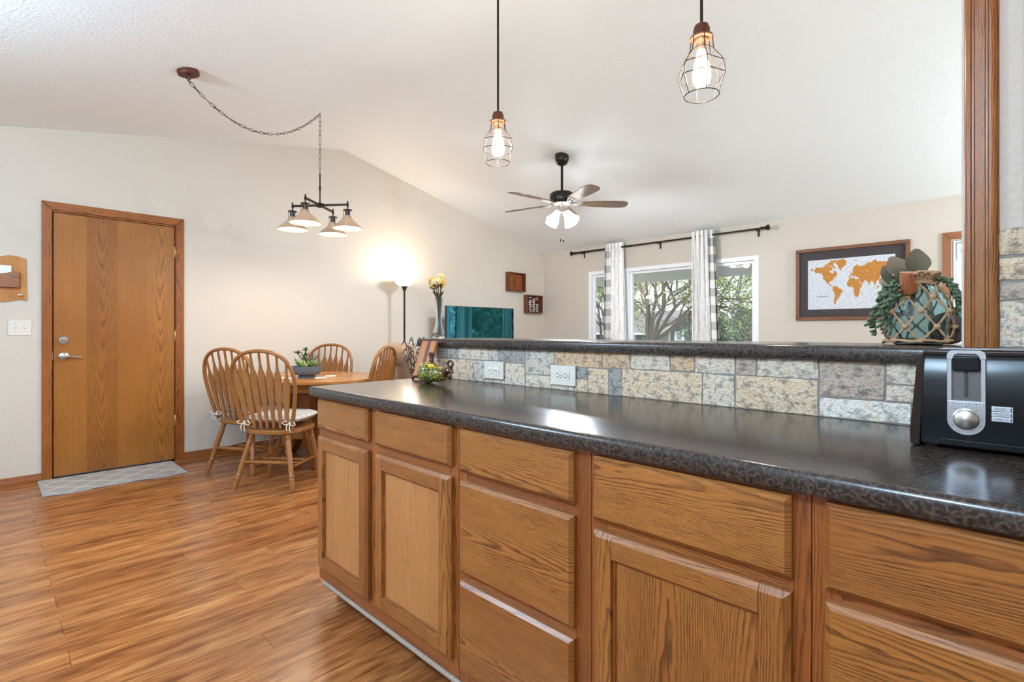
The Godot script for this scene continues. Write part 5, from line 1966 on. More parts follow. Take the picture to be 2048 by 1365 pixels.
func living() -> void:
	# torchieres: one by the dining wall, one added out of view for brightness
	for k in 2:
		torchiere([Vector3(-5.08, 0, -3.40), Vector3(1.7, 0, -5.2)][k], ["lit torchiere floor lamp with white bowl against the dining wall", "added unseen torchiere brightening the living room past the right edge"][k], [0.34, LIVING][k], [Color(1.0, 0.93, 0.84), Color(0.9, 0.955, 1.0)][k])
	var t: Node3D
	var b: MB
	# television on its stand
	t = thing("media_console", "low dark wooden media console under the television", "console", Vector3(-5.0, 0, -4.51))
	b = mb()
	b.box(Vector3(0, 0.36, 0), Vector3(0.44, 0.56, 1.3), 0.004, 2)
	part("body", b, M.walnut, t)
	b = mb()
	b.box(Vector3(0.0, 0.65, 0), Vector3(0.47, 0.025, 1.36), 0.004, 2)
	part("top", b, M.walnut, t)
	for k in 3:
		var q := part("door", slab_front(0.41, 0.48, 1), M.walnut, t)
		q.position = Vector3(0.2205, 0.36, -0.43 + 0.43 * k)
		q.rotation.y = PI / 2
	for k in 4:
		b = mb()
		b.box(Vector3(-0.18 + 0.36 * (k % 2), 0.04, -0.6 + 1.2 * (k / 2)), Vector3(0.04, 0.08, 0.04), 0.003, 1)
		part("leg", b, M.walnut, t)
	t = thing("television", "flat television reflecting the window, standing against the dining wall", "television", Vector3(-4.97, 0.6625, -4.512))
	b = mb()
	b.box(Vector3(0, 0.4625, 0), Vector3(0.035, 0.675, 1.19), 0.006)
	part("bezel", b, M.tv_body, t)
	b = mb()
	b.box(Vector3(0.018, 0.465, 0), Vector3(0.002, 0.655, 1.174))
	part("screen", b, M.tv_screen, t)
	for s: float in [-1.0, 1.0]:
		b = mb()
		b.tube([Vector3(0.1, 0.006, s * 0.42), Vector3(0.0, 0.13, s * 0.4), Vector3(-0.1, 0.006, s * 0.42)], 0.006, 8)
		part("foot", b, M.tv_body, t)
	# recliner, its rounded back above the table
	t = thing("recliner", "beige suede recliner beside the floor lamp behind the dining chairs", "recliner", Vector3(-4.30, 0, -3.2), 0.1)
	b = mb()
	b.puff(Vector3(0, 0.26, -0.1), Vector3(0.34, 0.2, 0.44), 0.35, 0.35)
	part("base", b, M.suede, t)
	b = mb()
	b.puff(Vector3(0, 0.46, -0.16), Vector3(0.28, 0.1, 0.4), 0.5, 0.4)
	part("seat", b, M.suede, t)
	for s: float in [-1.0, 1.0]:
		b = mb()
		b.puff(Vector3(s * 0.31, 0.34, -0.08), Vector3(0.1, 0.31, 0.42), 0.5, 0.5)
		b.puff(Vector3(s * 0.31, 0.66, -0.1), Vector3(0.115, 0.085, 0.40), 0.8, 0.7)
		part("arm", b, M.suede, t)
	b = mb()
	b.xf = Transform3D(Basis(Vector3(1, 0, 0), 0.3), Vector3(0, 0.4, 0.26))
	b.puff(Vector3(0, 0.24, 0), Vector3(0.245, 0.36, 0.1), 0.5, 0.55)
	part("backrest", b, M.suede, t)
	b = mb()
	b.xf = Transform3D(Basis(Vector3(1, 0, 0), 0.3), Vector3(0, 0.4, 0.26))
	b.puff(Vector3(0, 0.54, 0), Vector3(0.235, 0.125, 0.115), 0.85, 0.7)
	part("head_roll", b, M.suede, t)
	# dark curly twig plant beside the lamp
	t = thing("twig_plant", "dark curly-leaved twig arrangement between the recliner and the bar", "plant", Vector3(-3.66, 0, -2.56))
	b = mb()
	b.lathe([Vector2(0.0, 0.0), Vector2(0.11, 0.0), Vector2(0.13, 0.1), Vector2(0.12, 0.3), Vector2(0.07, 0.46), Vector2(0.06, 0.5), Vector2(0.05, 0.5), Vector2(0.05, 0.45), Vector2(0.0, 0.4)], 24, false)
	part("pot", b, M.bowl, t)
	for k in 9:
		b = mb()
		var a := TAU * k / 9.0
		var tip := Vector3(cos(a) * 0.085, rng.randf_range(0.86, 1.09), sin(a) * 0.085)
		var path := smooth_path([Vector3(0, 0.45, 0), tip * Vector3(0.3, 0.75, 0.3), tip * Vector3(0.8, 0.92, 0.8), tip], 4)
		b.tube(path, 0.003, 5)
		for j in range(4, path.size()):
			for s in 1:
				var c: Vector3 = path[j]
				var a2 := rng.randf() * TAU
				var loop := []
				for i in 6:
					loop.append(c + Vector3(cos(a2) * 0.04 * i / 5.0, 0.022 * sin(i * 0.9), sin(a2) * 0.04 * i / 5.0))
				b.tube(loop, [0.0015, 0.004, 0.006, 0.005, 0.003, 0.001], 4, false, 0.35)
		part("branch", b, M.twig, t)

# ---------------------------------------------------------------- things on the bar and the counter
func bar_things() -> void:
	# outlets
	for k in 2:
		var t := thing("outlet", ["cream wall plate with two round jacks on the stone backsplash", "cream horizontal duplex outlet on the stone backsplash"][k], "outlet", Vector3([-1.675, -1.277][k], 0.97, SZF + 0.007), 0.0, "wall plates on the backsplash")
		var b := mb()
		b.box(Vector3(0, 0, 0.0035), Vector3(0.126, 0.08, 0.007), 0.0025)
		part("plate", b, M.plate, t)
		for s: float in [-1.0, 1.0]:
			b = mb()
			b.xf = Transform3D(Basis(Vector3(1, 0, 0), PI / 2), Vector3(s * 0.02, 0, 0.007))
			if k == 0:
				b.lathe([Vector2(0.016, 0), Vector2(0.016, 0.002), Vector2(0.013, 0.003), Vector2(0.0, 0.003)], 20)
				part("jack", b, M.white_trim, t)
				b = mb()
				b.box(Vector3(s * 0.02, 0.0, 0.0105), Vector3(0.016, 0.009, 0.002), 0.0005)
				part("insert", b, M.jack, t)
			else:
				b.lathe([Vector2(0.017, 0), Vector2(0.017, 0.0025), Vector2(0.0, 0.0028)], 20)
				part("socket_face", b, M.plate, t)
				b = mb()
				b.box(Vector3(s * 0.02 - 0.003, 0.007, 0.0095), Vector3(0.011, 0.0026, 0.0012))
				b.box(Vector3(s * 0.02 - 0.003, -0.007, 0.0095), Vector3(0.013, 0.0026, 0.0012))
				b.box(Vector3(s * 0.02 + 0.009, 0.0, 0.0095), Vector3(0.005, 0.005, 0.0012), 0.0005)
				part("slot", b, M.plate_dark, t)
		b = mb()
		b.xf = Transform3D(Basis(Vector3(1, 0, 0), PI / 2), Vector3(0, 0, 0.007))
		b.lathe([Vector2(0.003, 0), Vector2(0.003, 0.001), Vector2(0.0, 0.0014)], 10)
		part("screw", b, M.brass_hinge, t)
	# striped cutting board leaning on the bar
	var t := thing("cutting_board", "striped light and dark wooden cutting board leaning at the bar end", "cutting board", Vector3(-2.065, CT, -1.47), 0.22)
	var stripes := [[-0.046, -0.006, 0], [-0.006, 0.012, 1], [0.012, 0.046, 0]]
	var b: MB
	for s in stripes:
		b = mb()
		b.xf = Transform3D(Basis(Vector3(1, 0, 0), -0.40), Vector3.ZERO)
		b.box(Vector3((s[0] + s[1]) / 2, 0.106, 0), Vector3(s[1] - s[0], 0.19, 0.018), 0.001 if s[2] else 0.002, 1)
		part("strip", b, M.board_dark if s[2] else M.board_light, t)
	b = mb()
	b.tube(smooth_path([Vector3(-0.046, 0.004, 0.0), Vector3(-0.025, 0.016, 0.012), Vector3(0.0, 0.018, 0.014), Vector3(0.025, 0.014, 0.012), Vector3(0.046, 0.004, 0.0)], 3), 0.006, 8)
	part("rest", b, M.board_dark, t)
	b = mb()
	b.box(Vector3(-0.05, 0.045, -0.012), Vector3(0.012, 0.012, 0.03), 0.003)
	part("peg", b, M.board_dark, t)
	# glazed hen
	t = thing("hen_figurine", "speckled yellow and black glazed hen figurine lying on the counter", "figurine", Vector3(-1.86, CT, -1.405), 0.05)
	b = mb()
	b.puff(Vector3(-0.045, 0.048, 0), Vector3(0.05, 0.048, 0.048), 0.9, 0.9)
	b.puff(Vector3(0.02, 0.045, 0.0), Vector3(0.06, 0.036, 0.036), 1.0, 1.0)
	part("body", b, M.speckle, t)
	b = mb()
	b.puff(Vector3(-0.01, 0.077, 0.012), Vector3(0.022, 0.012, 0.018), 1.0, 1.0, 12, 8)
	part("saddle", b, M.bird_yellow, t)
	b = mb()
	b.puff(Vector3(-0.035, 0.1, -0.01), Vector3(0.011, 0.018, 0.01), 1.0, 1.0, 10, 8)
	for k in 6:
		var a := -0.9 + k * 0.36
		b.tube([Vector3(-0.035, 0.11, -0.01), Vector3(-0.035 + sin(a) * 0.03, 0.112 + cos(a) * 0.03, -0.01)], [0.006, 0.002], 6)
	part("tail", b, M.bird_brown, t)
	b = mb()
	b.tube(smooth_path([Vector3(0.06, 0.05, 0), Vector3(0.085, 0.06, 0.002), Vector3(0.1, 0.066, 0.004), Vector3(0.118, 0.062, 0.006), Vector3(0.135, 0.054, 0.006)], 4), [0.02, 0.018, 0.017, 0.016, 0.016, 0.017, 0.018, 0.018, 0.018, 0.017, 0.016, 0.013, 0.01, 0.008, 0.006, 0.005, 0.002], 10)
	var comb := []
	for i in 12:
		comb.append(Vector3(0.105 + 0.017 * cos(TAU * i / 12), 0.093 + 0.013 * sin(TAU * i / 12), 0.0))
	b.tube(comb, 0.005, 6, true)
	b.puff(Vector3(0.112, 0.04, 0.01), Vector3(0.012, 0.016, 0.008), 1.0, 1.0, 10, 8)
	part("head", b, M.bird_brown, t)
	b = mb()
	b.ball(Vector3(0.108, 0.068, 0.019), 0.004, 10, 6)
	part("eye", b, M.paper, t)
	# vase of dried flowers
	t = thing("glass_vase", "clear glass bud vase on the left end of the bar", "vase", Vector3(-2.175, BT, -1.67))
	b = mb()
	var prof := [Vector2(0.0, 0.0), Vector2(0.032, 0.0), Vector2(0.034, 0.004), Vector2(0.035, 0.014), Vector2(0.032, 0.03), Vector2(0.022, 0.06), Vector2(0.0165, 0.09), Vector2(0.0165, 0.15), Vector2(0.02, 0.2), Vector2(0.0225, 0.215), Vector2(0.021, 0.215), Vector2(0.0175, 0.195), Vector2(0.0145, 0.15), Vector2(0.0142, 0.09), Vector2(0.019, 0.06), Vector2(0.028, 0.032), Vector2(0.03, 0.018), Vector2(0.026, 0.011), Vector2(0.0, 0.01)]
	b.lathe(prof, 28, false)
	part("glass", b, M.clear_glass, t)
	t = thing("flower_bunch", "bunch of dried pale yellow flowers in the glass vase", "flowers", Vector3(-2.175, BT, -1.67))
	for k in 11:
		var a := TAU * k / 11 + rng.randf() * 0.4
		var r: float = 0.036 if k < 8 else 0.012
		var tip := Vector3(cos(a) * r, rng.randf_range(0.27, 0.315) if k < 8 else 0.325, sin(a) * r)
		b = mb()
		b.tube(smooth_path([Vector3(-cos(a) * 0.012, 0.016, -sin(a) * 0.012), Vector3(cos(a) * 0.003, 0.1, sin(a) * 0.003), Vector3(cos(a) * 0.01, 0.2, sin(a) * 0.01), tip], 4), 0.0017, 6)
		var st := part("stem", b, M.dry_stem, t)
		b = mb()
		for j in 22:
			var up := 1.0 - 1.5 * (j + 0.5) / 22.0
			var a2 := j * 2.4
			var o := Vector3(cos(a2) * sqrt(1.0 - up * up), up, sin(a2) * sqrt(1.0 - up * up))
			var side := o.cross(Vector3(0.3, 0.5, 0.8)).normalized()
			b.xf = Transform3D(Basis(o, side, o.cross(side)), tip)
			b.puff(Vector3(0.0125, 0, 0), Vector3(0.0115, 0.008, 0.0045), 1.0, 1.0, 8, 4)
		b.xf = Transform3D.IDENTITY
		part("bloom", b, M.petal if k % 3 else M.petal_deep, st)
		b = mb()
		b.puff(tip - Vector3(0, 0.007, 0), Vector3(0.007, 0.007, 0.007), 1.0, 1.0, 8, 6)
		part("sepal", b, M.leaf_dark, st)
	for k in 7:
		b = mb()
		var a := rng.randf() * TAU
		b.tube(smooth_path([Vector3(cos(a) * 0.008, 0.2, sin(a) * 0.008), Vector3(cos(a) * 0.02, 0.235, sin(a) * 0.02), Vector3(cos(a) * 0.036, 0.25, sin(a) * 0.036)], 3), [0.002, 0.004, 0.005, 0.006, 0.005, 0.003, 0.001], 5, false, 0.4)
		part("leaf", b, M.dry_stem, t)
	jar_arrangement()
	toaster()

func jar_arrangement() -> void:
	var at := Vector3(-0.186, BT, -1.80)
	var t := thing("glass_jar", "teal glass jar in a knotted jute net on the bar by the post", "jar", at)
	var b := mb()
	b.lathe([Vector2(0.0, 0.0), Vector2(0.05, 0.0), Vector2(0.064, 0.008), Vector2(0.07, 0.03), Vector2(0.071, 0.09), Vector2(0.066, 0.12), Vector2(0.05, 0.145), Vector2(0.034, 0.158), Vector2(0.03, 0.17), Vector2(0.034, 0.18), Vector2(0.029, 0.18), Vector2(0.026, 0.168), Vector2(0.03, 0.154), Vector2(0.046, 0.141), Vector2(0.061, 0.118), Vector2(0.066, 0.09), Vector2(0.065, 0.03), Vector2(0.058, 0.014), Vector2(0.0, 0.012)], 36, false)
	part("glass", b, M.jar, t)
	# net of rope with knots
	var rad := func(y: float) -> float:
		if y < 0.02: return 0.07
		if y < 0.1: return 0.0755
		if y < 0.145: return lerpf(0.0755, 0.054, (y - 0.1) / 0.045)
		return lerpf(0.054, 0.036, (y - 0.145) / 0.03)
	var levels := [0.012, 0.05, 0.092, 0.13, 0.165]
	var n := 7
	for l in levels.size() - 1:
		for k in n:
			for s: float in [-0.5, 0.5]:
				var a0 := TAU * (k + 0.5 * (l % 2)) / n + 0.5
				var a1 := a0 + s * TAU / n
				var path := []
				for i in 7:
					var q := i / 6.0
					var y := lerpf(levels[l], levels[l + 1], q)
					var r: float = rad.call(y)
					path.append(Vector3(cos(lerpf(a0, a1, q)) * r, y, sin(lerpf(a0, a1, q)) * r))
				b = mb()
				for e: float in [-1.0, 1.0]:
					var strand := []
					for i in path.size():
						var q: Vector3 = path[i]
						strand.append(q * Vector3(1.0 + 0.006 * e * sin(i * 1.3), 1.0, 1.0 + 0.006 * e * sin(i * 1.3)) + Vector3(0, 0.0026 * e * cos(i * 0.9 + k), 0))
					b.tube(strand, 0.0019, 5)
				part("rope", b, M.rope, t)
			b = mb()
			var a := TAU * (k + 0.5 * (l % 2)) / n + 0.5
			var r: float = rad.call(levels[l]) + 0.001
			b.puff(Vector3(cos(a) * r, levels[l], sin(a) * r), Vector3(0.008, 0.007, 0.008), 1.0, 1.0, 8, 6)
			part("knot", b, M.rope, t)
	for y: float in [0.012, 0.168, 0.174, 0.18]:
		b = mb()
		var ring := []
		for i in 24:
			var r: float = rad.call(y) + 0.002 + 0.001 * sin(i * 3.0)
			ring.append(Vector3(cos(TAU * i / 24) * r, y + 0.002 * sin(i * 1.7), sin(TAU * i / 24) * r))
		b.tube(ring, 0.0038, 6, true)
		part("rope", b, M.rope, t)
	for k in 14:
		b = mb()
		var a := 0.1 + k * 0.24
		b.tube(smooth_path([Vector3(cos(a) * 0.036, 0.176, sin(a) * 0.036), Vector3(cos(a) * 0.046, 0.19, sin(a) * 0.05), Vector3(cos(a + 0.4) * 0.052, 0.196, sin(a + 0.4) * 0.05), Vector3(cos(a + 0.9) * 0.06, 0.19 + 0.004 * (k % 3), sin(a + 0.9) * 0.06)], 4), 0.0036, 6)
		part("rope", b, M.rope, t)
	b = mb()
	b.xf = Transform3D(Basis(Vector3(1, 0, 0), 0.3) * Basis(Vector3(0, 0, 1), 0.12), Vector3(-0.012, 0.142, 0.062))
	b.lathe([Vector2(0.0, 0.0), Vector2(0.018, 0.0), Vector2(0.0185, 0.002), Vector2(0.0145, 0.05), Vector2(0.013, 0.052), Vector2(0.0, 0.052)], 20)
	part("cork", b, M.cork, t, "brown tapered cork stopper")
	b = mb()
	b.xf = Transform3D(Basis(Vector3(1, 0, 0), PI / 2), Vector3(0.062, 0.046, -0.03))
	b.lathe([Vector2(0.0, -0.006), Vector2(0.04, -0.006), Vector2(0.044, 0.0), Vector2(0.04, 0.008), Vector2(0.0, 0.012)], 24)
	part("wooden_disc", b, M.lid, t, "dark brown round disc at the jar's right side")
	# trailing succulent
	var pl := thing("trailing_succulent", "green trailing succulent with big dusty leaves draped over the jar", "plant", at)
	var bead := MB.new()
	bead.puff(Vector3(0, -0.0075, 0), Vector3(0.0043, 0.0088, 0.0043), 1.0, 1.0, 8, 6)
	var bm := bead.mesh()
	# camera-left side of the jar is -x, the side facing the kitchen is +z
	var strands := []
	for k in 11:
		strands.append([deg_to_rad(112 + k * 10.5), rng.randf_range(0.012, 0.07) if k > 2 else 0.12 - 0.02 * k])
	for k in 4:
		strands.append([deg_to_rad(-28 + k * 15), [0.1, 0.075, 0.085, 0.11][k]])
	strands.append([deg_to_rad(20), 0.012])
	for sd in strands:
		var a: float = sd[0]
		var end: float = sd[1]
		var dirv := Vector3(cos(a), 0, sin(a))
		var path := smooth_path([dirv * 0.03 + Vector3(0, 0.186, 0), dirv * 0.06 + Vector3(0, 0.176, 0), dirv * 0.079 + Vector3(0, 0.14, 0), dirv * 0.09 + Vector3(rng.randf_range(-0.012, 0.012), lerpf(0.14, end, 0.55), rng.randf_range(-0.012, 0.012)), dirv * rng.randf_range(0.084, 0.104) + Vector3(rng.randf_range(-0.015, 0.015), end, rng.randf_range(-0.015, 0.015))], 5)
		b = mb()
		b.tube(path, 0.0013, 5)
		var st := part("strand", b, M.bead2, pl)
		var L := 0.0
		for i in path.size() - 1:
			L += (path[i + 1] - path[i]).length()
			while L > 0.0:
				L -= 0.0082
				var o := part("leaf", bm, M.bead if rng.randf() < 0.6 else M.bead2, st)
				var out := (dirv + Vector3(rng.randf_range(-0.9, 0.9), rng.randf_range(-1.2, 0.1), rng.randf_range(-0.9, 0.9))).normalized()
				var y := -out
				var x := y.cross(Vector3(0.2, 1, 0.1)).normalized()
				var sc := rng.randf_range(0.85, 1.25)
				o.transform = Transform3D(Basis(x, y, x.cross(y)).scaled(Vector3.ONE * sc), path[i].lerp(path[i + 1], rng.randf()))
	# rosette of broad leaves on top
	var leaf_at := func(c: Vector3, aim: Vector3, size: float, m: Material) -> void:
		var q := mb()
		var y := aim.normalized()
		var x := y.cross(Vector3(0.6, 0.05, 0.8)).normalized()
		q.xf = Transform3D(Basis(x, y, x.cross(y)), c)
		var f := func(s: float) -> Callable:
			return func(u: float, v: float) -> Vector3:
				var w := pow(sin(PI * clampf(pow(v, 0.85) * 0.9 + 0.07, 0.0, 1.0)), 0.75) * 0.5
				var xx := (u - 0.5) * 2.0 * w
				var edge := 1.0 - pow(absf(u - 0.5) * 2.0, 2.0)
				return Vector3(xx, v, 0.32 * xx * xx * 2.0 - 0.12 * v * v + s * 0.05 * edge * sin(PI * v)) * size
		q.sheet(8, 10, f.call(1.0))
		q.sheet(8, 10, f.call(-1.0), true)
		part("broad_leaf", q, m, pl)
	var c0 := Vector3(-0.02, 0.18, 0.0)
	leaf_at.call(c0 + Vector3(0.012, 0.02, 0.0), Vector3(0.14, 1, 0.1), 0.066, M.rosette)
	leaf_at.call(c0 + Vector3(-0.02, 0.01, 0.01), Vector3(-0.25, 1, 0.1), 0.062, M.rosette2)
	leaf_at.call(c0 + Vector3(-0.034, -0.004, 0.016), Vector3(-0.35, 0.9, 0.15), 0.052, M.rosette)
	leaf_at.call(c0 + Vector3(-0.03, -0.01, -0.02), Vector3(-0.9, 0.55, -0.2), 0.05, M.rosette2)
	leaf_at.call(c0 + Vector3(0.012, 0.005, -0.03), Vector3(0.5, 0.9, -0.6), 0.05, M.rosette)
	leaf_at.call(c0 + Vector3(-0.01, 0.0, 0.03), Vector3(-0.3, 0.7, 0.7), 0.04, M.rosette)

func text(parent: Node, s: String, size: float, at: Vector3, m: Material) -> void:
	var f := SystemFont.new()
	f.font_names = PackedStringArray(["Droid Sans"])
	var tm := TextMesh.new()
	tm.text = s
	tm.font = f
	tm.font_size = 32
	tm.pixel_size = size / 32.0
	tm.depth = 0.0003
	var o := MeshInstance3D.new()
	o.name = "lettering"
	o.mesh = tm
	o.material_override = m
	parent.add_child(o, true)
	o.position = at

func toaster() -> void:
	# front face towards the kitchen; long axis along x
	var t := thing("toaster", "glossy black toaster with silver lever panel at the counter's right end", "toaster", Vector3(0.0, CT, -1.335))
	var w0 := -0.151
	var w1 := 0.16
	var b := mb()
	# end profile in z,y: slightly leaning front
	var p := PackedVector2Array([Vector2(-0.004, 0.008), Vector2(0.0, 0.02), Vector2(-0.002, 0.1), Vector2(-0.006, 0.178), Vector2(-0.012, 0.187), Vector2(-0.186, 0.187), Vector2(-0.192, 0.178), Vector2(-0.196, 0.1), Vector2(-0.198, 0.02), Vector2(-0.194, 0.008)])
	b.xf = Transform3D(Basis(Vector3(0, 0, 1), Vector3(0, 1, 0), Vector3(-1, 0, 0)), Vector3.ZERO)
	b.prism(p, -(w0 + 0.014), -w1, 0.004)
	part("body", b, M.toaster_black, t)
	# end cap, tapering
	for s in 2:
		b = mb()
		var x0: float = w0 + 0.0145 if s == 0 else w1
		var sg: float = -1.0 if s == 0 else 1.0
		var q := PackedVector2Array([Vector2(0.0, 0.004), Vector2(sg * 0.014, 0.004), Vector2(sg * 0.015, 0.03), Vector2(sg * 0.004, 0.17), Vector2(-sg * 0.002, 0.186), Vector2(-sg * 0.004, 0.19), Vector2(-sg * 0.008, 0.19)])
		b.xf = Transform3D(Basis.IDENTITY, Vector3(x0, 0, 0))
		b.prism(q, -0.199, 0.003, 0.003)
		part("end_cap", b, M.toaster_top, t)
	b = mb()
	b.box(Vector3((w0 + w1) / 2 + 0.004, 0.192, -0.098), Vector3(w1 - w0 - 0.03, 0.014, 0.176), 0.005)
	part("top_cover", b, M.toaster_top, t)
	for k in 2:
		b = mb()
		b.box(Vector3((w0 + w1) / 2 + 0.006, 0.1985, -0.06 - 0.075 * k), Vector3(0.24, 0.002, 0.034), 0.0005)
		part("slot_rim", b, M.brushed, t)
		b = mb()
		b.box(Vector3((w0 + w1) / 2 + 0.006, 0.1992, -0.06 - 0.075 * k), Vector3(0.228, 0.0016, 0.026))
		part("slot_opening", b, M.plate_dark, t)
	# silver lever panel: arched outline with a recess
	var px := -0.0645
	var zz := 0.001
	var frame := PackedVector2Array()
	for i in 13:
		var a := PI + PI * i / 12.0
		frame.append(Vector2(px + 0.0285 * cos(a), 0.061 + 0.0285 * sin(a)))
	for i in 5:
		var a := PI / 2 * i / 4.0
		frame.append(Vector2(px + 0.0185 + 0.010 * cos(a), 0.188 + 0.010 * sin(a)))
	for i in 5:
		var a := PI / 2 + PI / 2 * i / 4.0
		frame.append(Vector2(px - 0.0185 + 0.010 * cos(a), 0.188 + 0.010 * sin(a)))
	# lower part, two cheeks and a bridge leave the lever slot open
	var lower := PackedVector2Array()
	for q in frame:
		if q.y < 0.07:
			lower.append(q)
	lower.append(Vector2(px + 0.0285, 0.0995))
	lower.append(Vector2(px - 0.0285, 0.0995))
	b = mb()
	b.prism(lower, zz - 0.004, zz + 0.005, 0.0012)
	for s: float in [-1.0, 1.0]:
		b.box(Vector3(px + s * 0.0247, 0.1405, zz + 0.0005), Vector3(0.0076, 0.083, 0.009), 0.001)
	var arch := PackedVector2Array()
	for q in frame:
		if q.y > 0.18:
			arch.append(q)
	arch.append_array([Vector2(px - 0.0285, 0.18), Vector2(px - 0.0208, 0.18), Vector2(px - 0.018, 0.189), Vector2(px - 0.013, 0.192), Vector2(px + 0.013, 0.192), Vector2(px + 0.018, 0.189), Vector2(px + 0.0208, 0.18), Vector2(px + 0.0285, 0.18)])
	b.prism(arch, zz - 0.004, zz + 0.005, 0.0)
	part("control_panel", b, M.brushed, t)
	b = mb()
	b.box(Vector3(px, 0.145, zz - 0.002), Vector3(0.0418, 0.0915, 0.003))
	part("lever_recess", b, M.steel_dark, t)
	b = mb()
	b.box(Vector3(px, 0.132, zz), Vector3(0.0058, 0.05, 0.0018), 0.0008)
	part("lever_slot", b, M.plate_dark, t)
	b = mb()
	b.box(Vector3(px, 0.172, zz + 0.004), Vector3(0.0405, 0.029, 0.013), 0.003)
	part("lever", b, M.toaster_black, t)
	b = mb()
	b.xf = Transform3D(Basis(Vector3(1, 0, 0), PI / 2), Vector3(px, 0.0645, zz + 0.005))
	b.lathe([Vector2(0.0205, 0), Vector2(0.0205, 0.002), Vector2(0.0185, 0.003), Vector2(0.018, 0.011), Vector2(0.0165, 0.0125), Vector2(0.0, 0.014)], 32)
	part("browning_knob", b, M.nickel, t)
	for k in 7:
		var a := deg_to_rad(-35 + k * 41.67)
		b = mb()
		b.xf = Transform3D(Basis(Vector3(1, 0, 0), PI / 2), Vector3(px + cos(a) * 0.0245, 0.0645 + sin(a) * 0.0245, zz + 0.005))
		b.lathe([Vector2(0.0009, 0), Vector2(0.0009, 0.0004), Vector2(0, 0.0005)], 8)
		part("dot", b, M.ink, t)
	b = mb()
	b.box(Vector3(px, 0.0937, zz + 0.0052), Vector3(0.047, 0.0068, 0.0008), 0.0003)
	var pl := part("name_plate", b, M.button, t)
	text(pl, "BLACK+DECKER", 0.0062, Vector3(px, 0.0937, zz + 0.0058), M.ink)
	for k in 3:
		b = mb()
		b.box(Vector3(-0.0136, 0.0885 - 0.0098 * k, zz + 0.001), Vector3(0.0295, 0.0092, 0.006), 0.001)
		var bt := part("button", b, M.button, t)
		text(bt, ["BAGEL", "FROZEN", "CANCEL"][k], 0.0062, Vector3(-0.0155, 0.0885 - 0.0098 * k, zz + 0.0042), M.ink)
		b = mb()
		b.box(Vector3(-0.0015, 0.0885 - 0.0098 * k, zz + 0.0041), Vector3(0.0018, 0.006, 0.0008))
		part("indicator", b, M.ink, bt)
	b = mb()
	b.box(Vector3(0.02, 0.016, zz), Vector3(0.25, 0.012, 0.004), 0.0015)
	part("crumb_tray", b, M.toaster_black, t)
	for k in 4:
		b = mb()
		b.xf = Transform3D(Basis.IDENTITY, Vector3([-0.12, 0.13][k % 2], 0, [-0.03, -0.17][k / 2]))
		b.lathe([Vector2(0.01, 0.0), Vector2(0.011, 0.009)], 12)
		part("foot", b, M.plate_dark, t)

# ---------------------------------------------------------------- outdoors, seen through the window
func grow(b: MB, p: Vector3, d: Vector3, L: float, r: float, depth: int, tips: Array) -> void:
	var pts := [p]
	var q := p
	var dir := d
	for k in 4:
		dir = (dir + Vector3(rng.randf_range(-0.24, 0.24), rng.randf_range(-0.1, 0.16), rng.randf_range(-0.24, 0.24))).normalized()
		q += dir * L / 4.0
		pts.append(q)
	b.tube(pts, [r, r * 0.9, r * 0.82, r * 0.75, r * 0.66], 7 if depth > 2 else 5)
	if depth <= 2:
		for k in range(1, 5):
			tips.append(pts[k])
	if depth == 0:
		return
	var n := 3 if depth > 1 else 4
	for k in n:
		var a := rng.randf() * TAU
		var side := dir.cross(Vector3(cos(a), 0.2, sin(a))).normalized()
		grow(b, pts[4] if k < 2 else pts[2 + k % 2], (dir * rng.randf_range(0.6, 1.0) + side * rng.randf_range(0.45, 0.95) + Vector3(0, 0.1, 0)).normalized(), L * rng.randf_range(0.62, 0.82), r * 0.62, depth - 1, tips)

func tree(label: String, at: Vector3, H: float, L: float, r: float, depth: int, spread: Array, leaves: int, leaf_size: float, m: Material) -> void:
	var t := thing("tree", label, "tree", at, 0.0, "trees in the front yards")
	var b := mb()
	var tips := []
	b.tube([Vector3(0, -0.2, 0), Vector3(0.03, H * 0.5, 0), Vector3(0.0, H, 0.0)], [r * 1.25, r, r * 0.95], 10)
	for s: Vector3 in spread:
		grow(b, Vector3(0, H - 0.05, 0), s.normalized(), L, r * 0.6, depth, tips)
	part("trunk", b, M.bark, t)
	b = mb()
	for k in leaves:
		var c: Vector3 = tips[rng.randi() % tips.size()] + Vector3(rng.randfn(), rng.randfn(), rng.randfn()) * 0.13
		var x := Vector3(rng.randfn(), rng.randfn(), rng.randfn()).normalized() * leaf_size
		var y := x.cross(Vector3(rng.randfn(), rng.randfn(), rng.randfn())).normalized() * leaf_size * 0.7
		b.quad(c - x, c + y, c + x, c - y, x.cross(y).normalized())
	var f := part("foliage", b, m, t)
	f.set_meta("kind", "stuff")

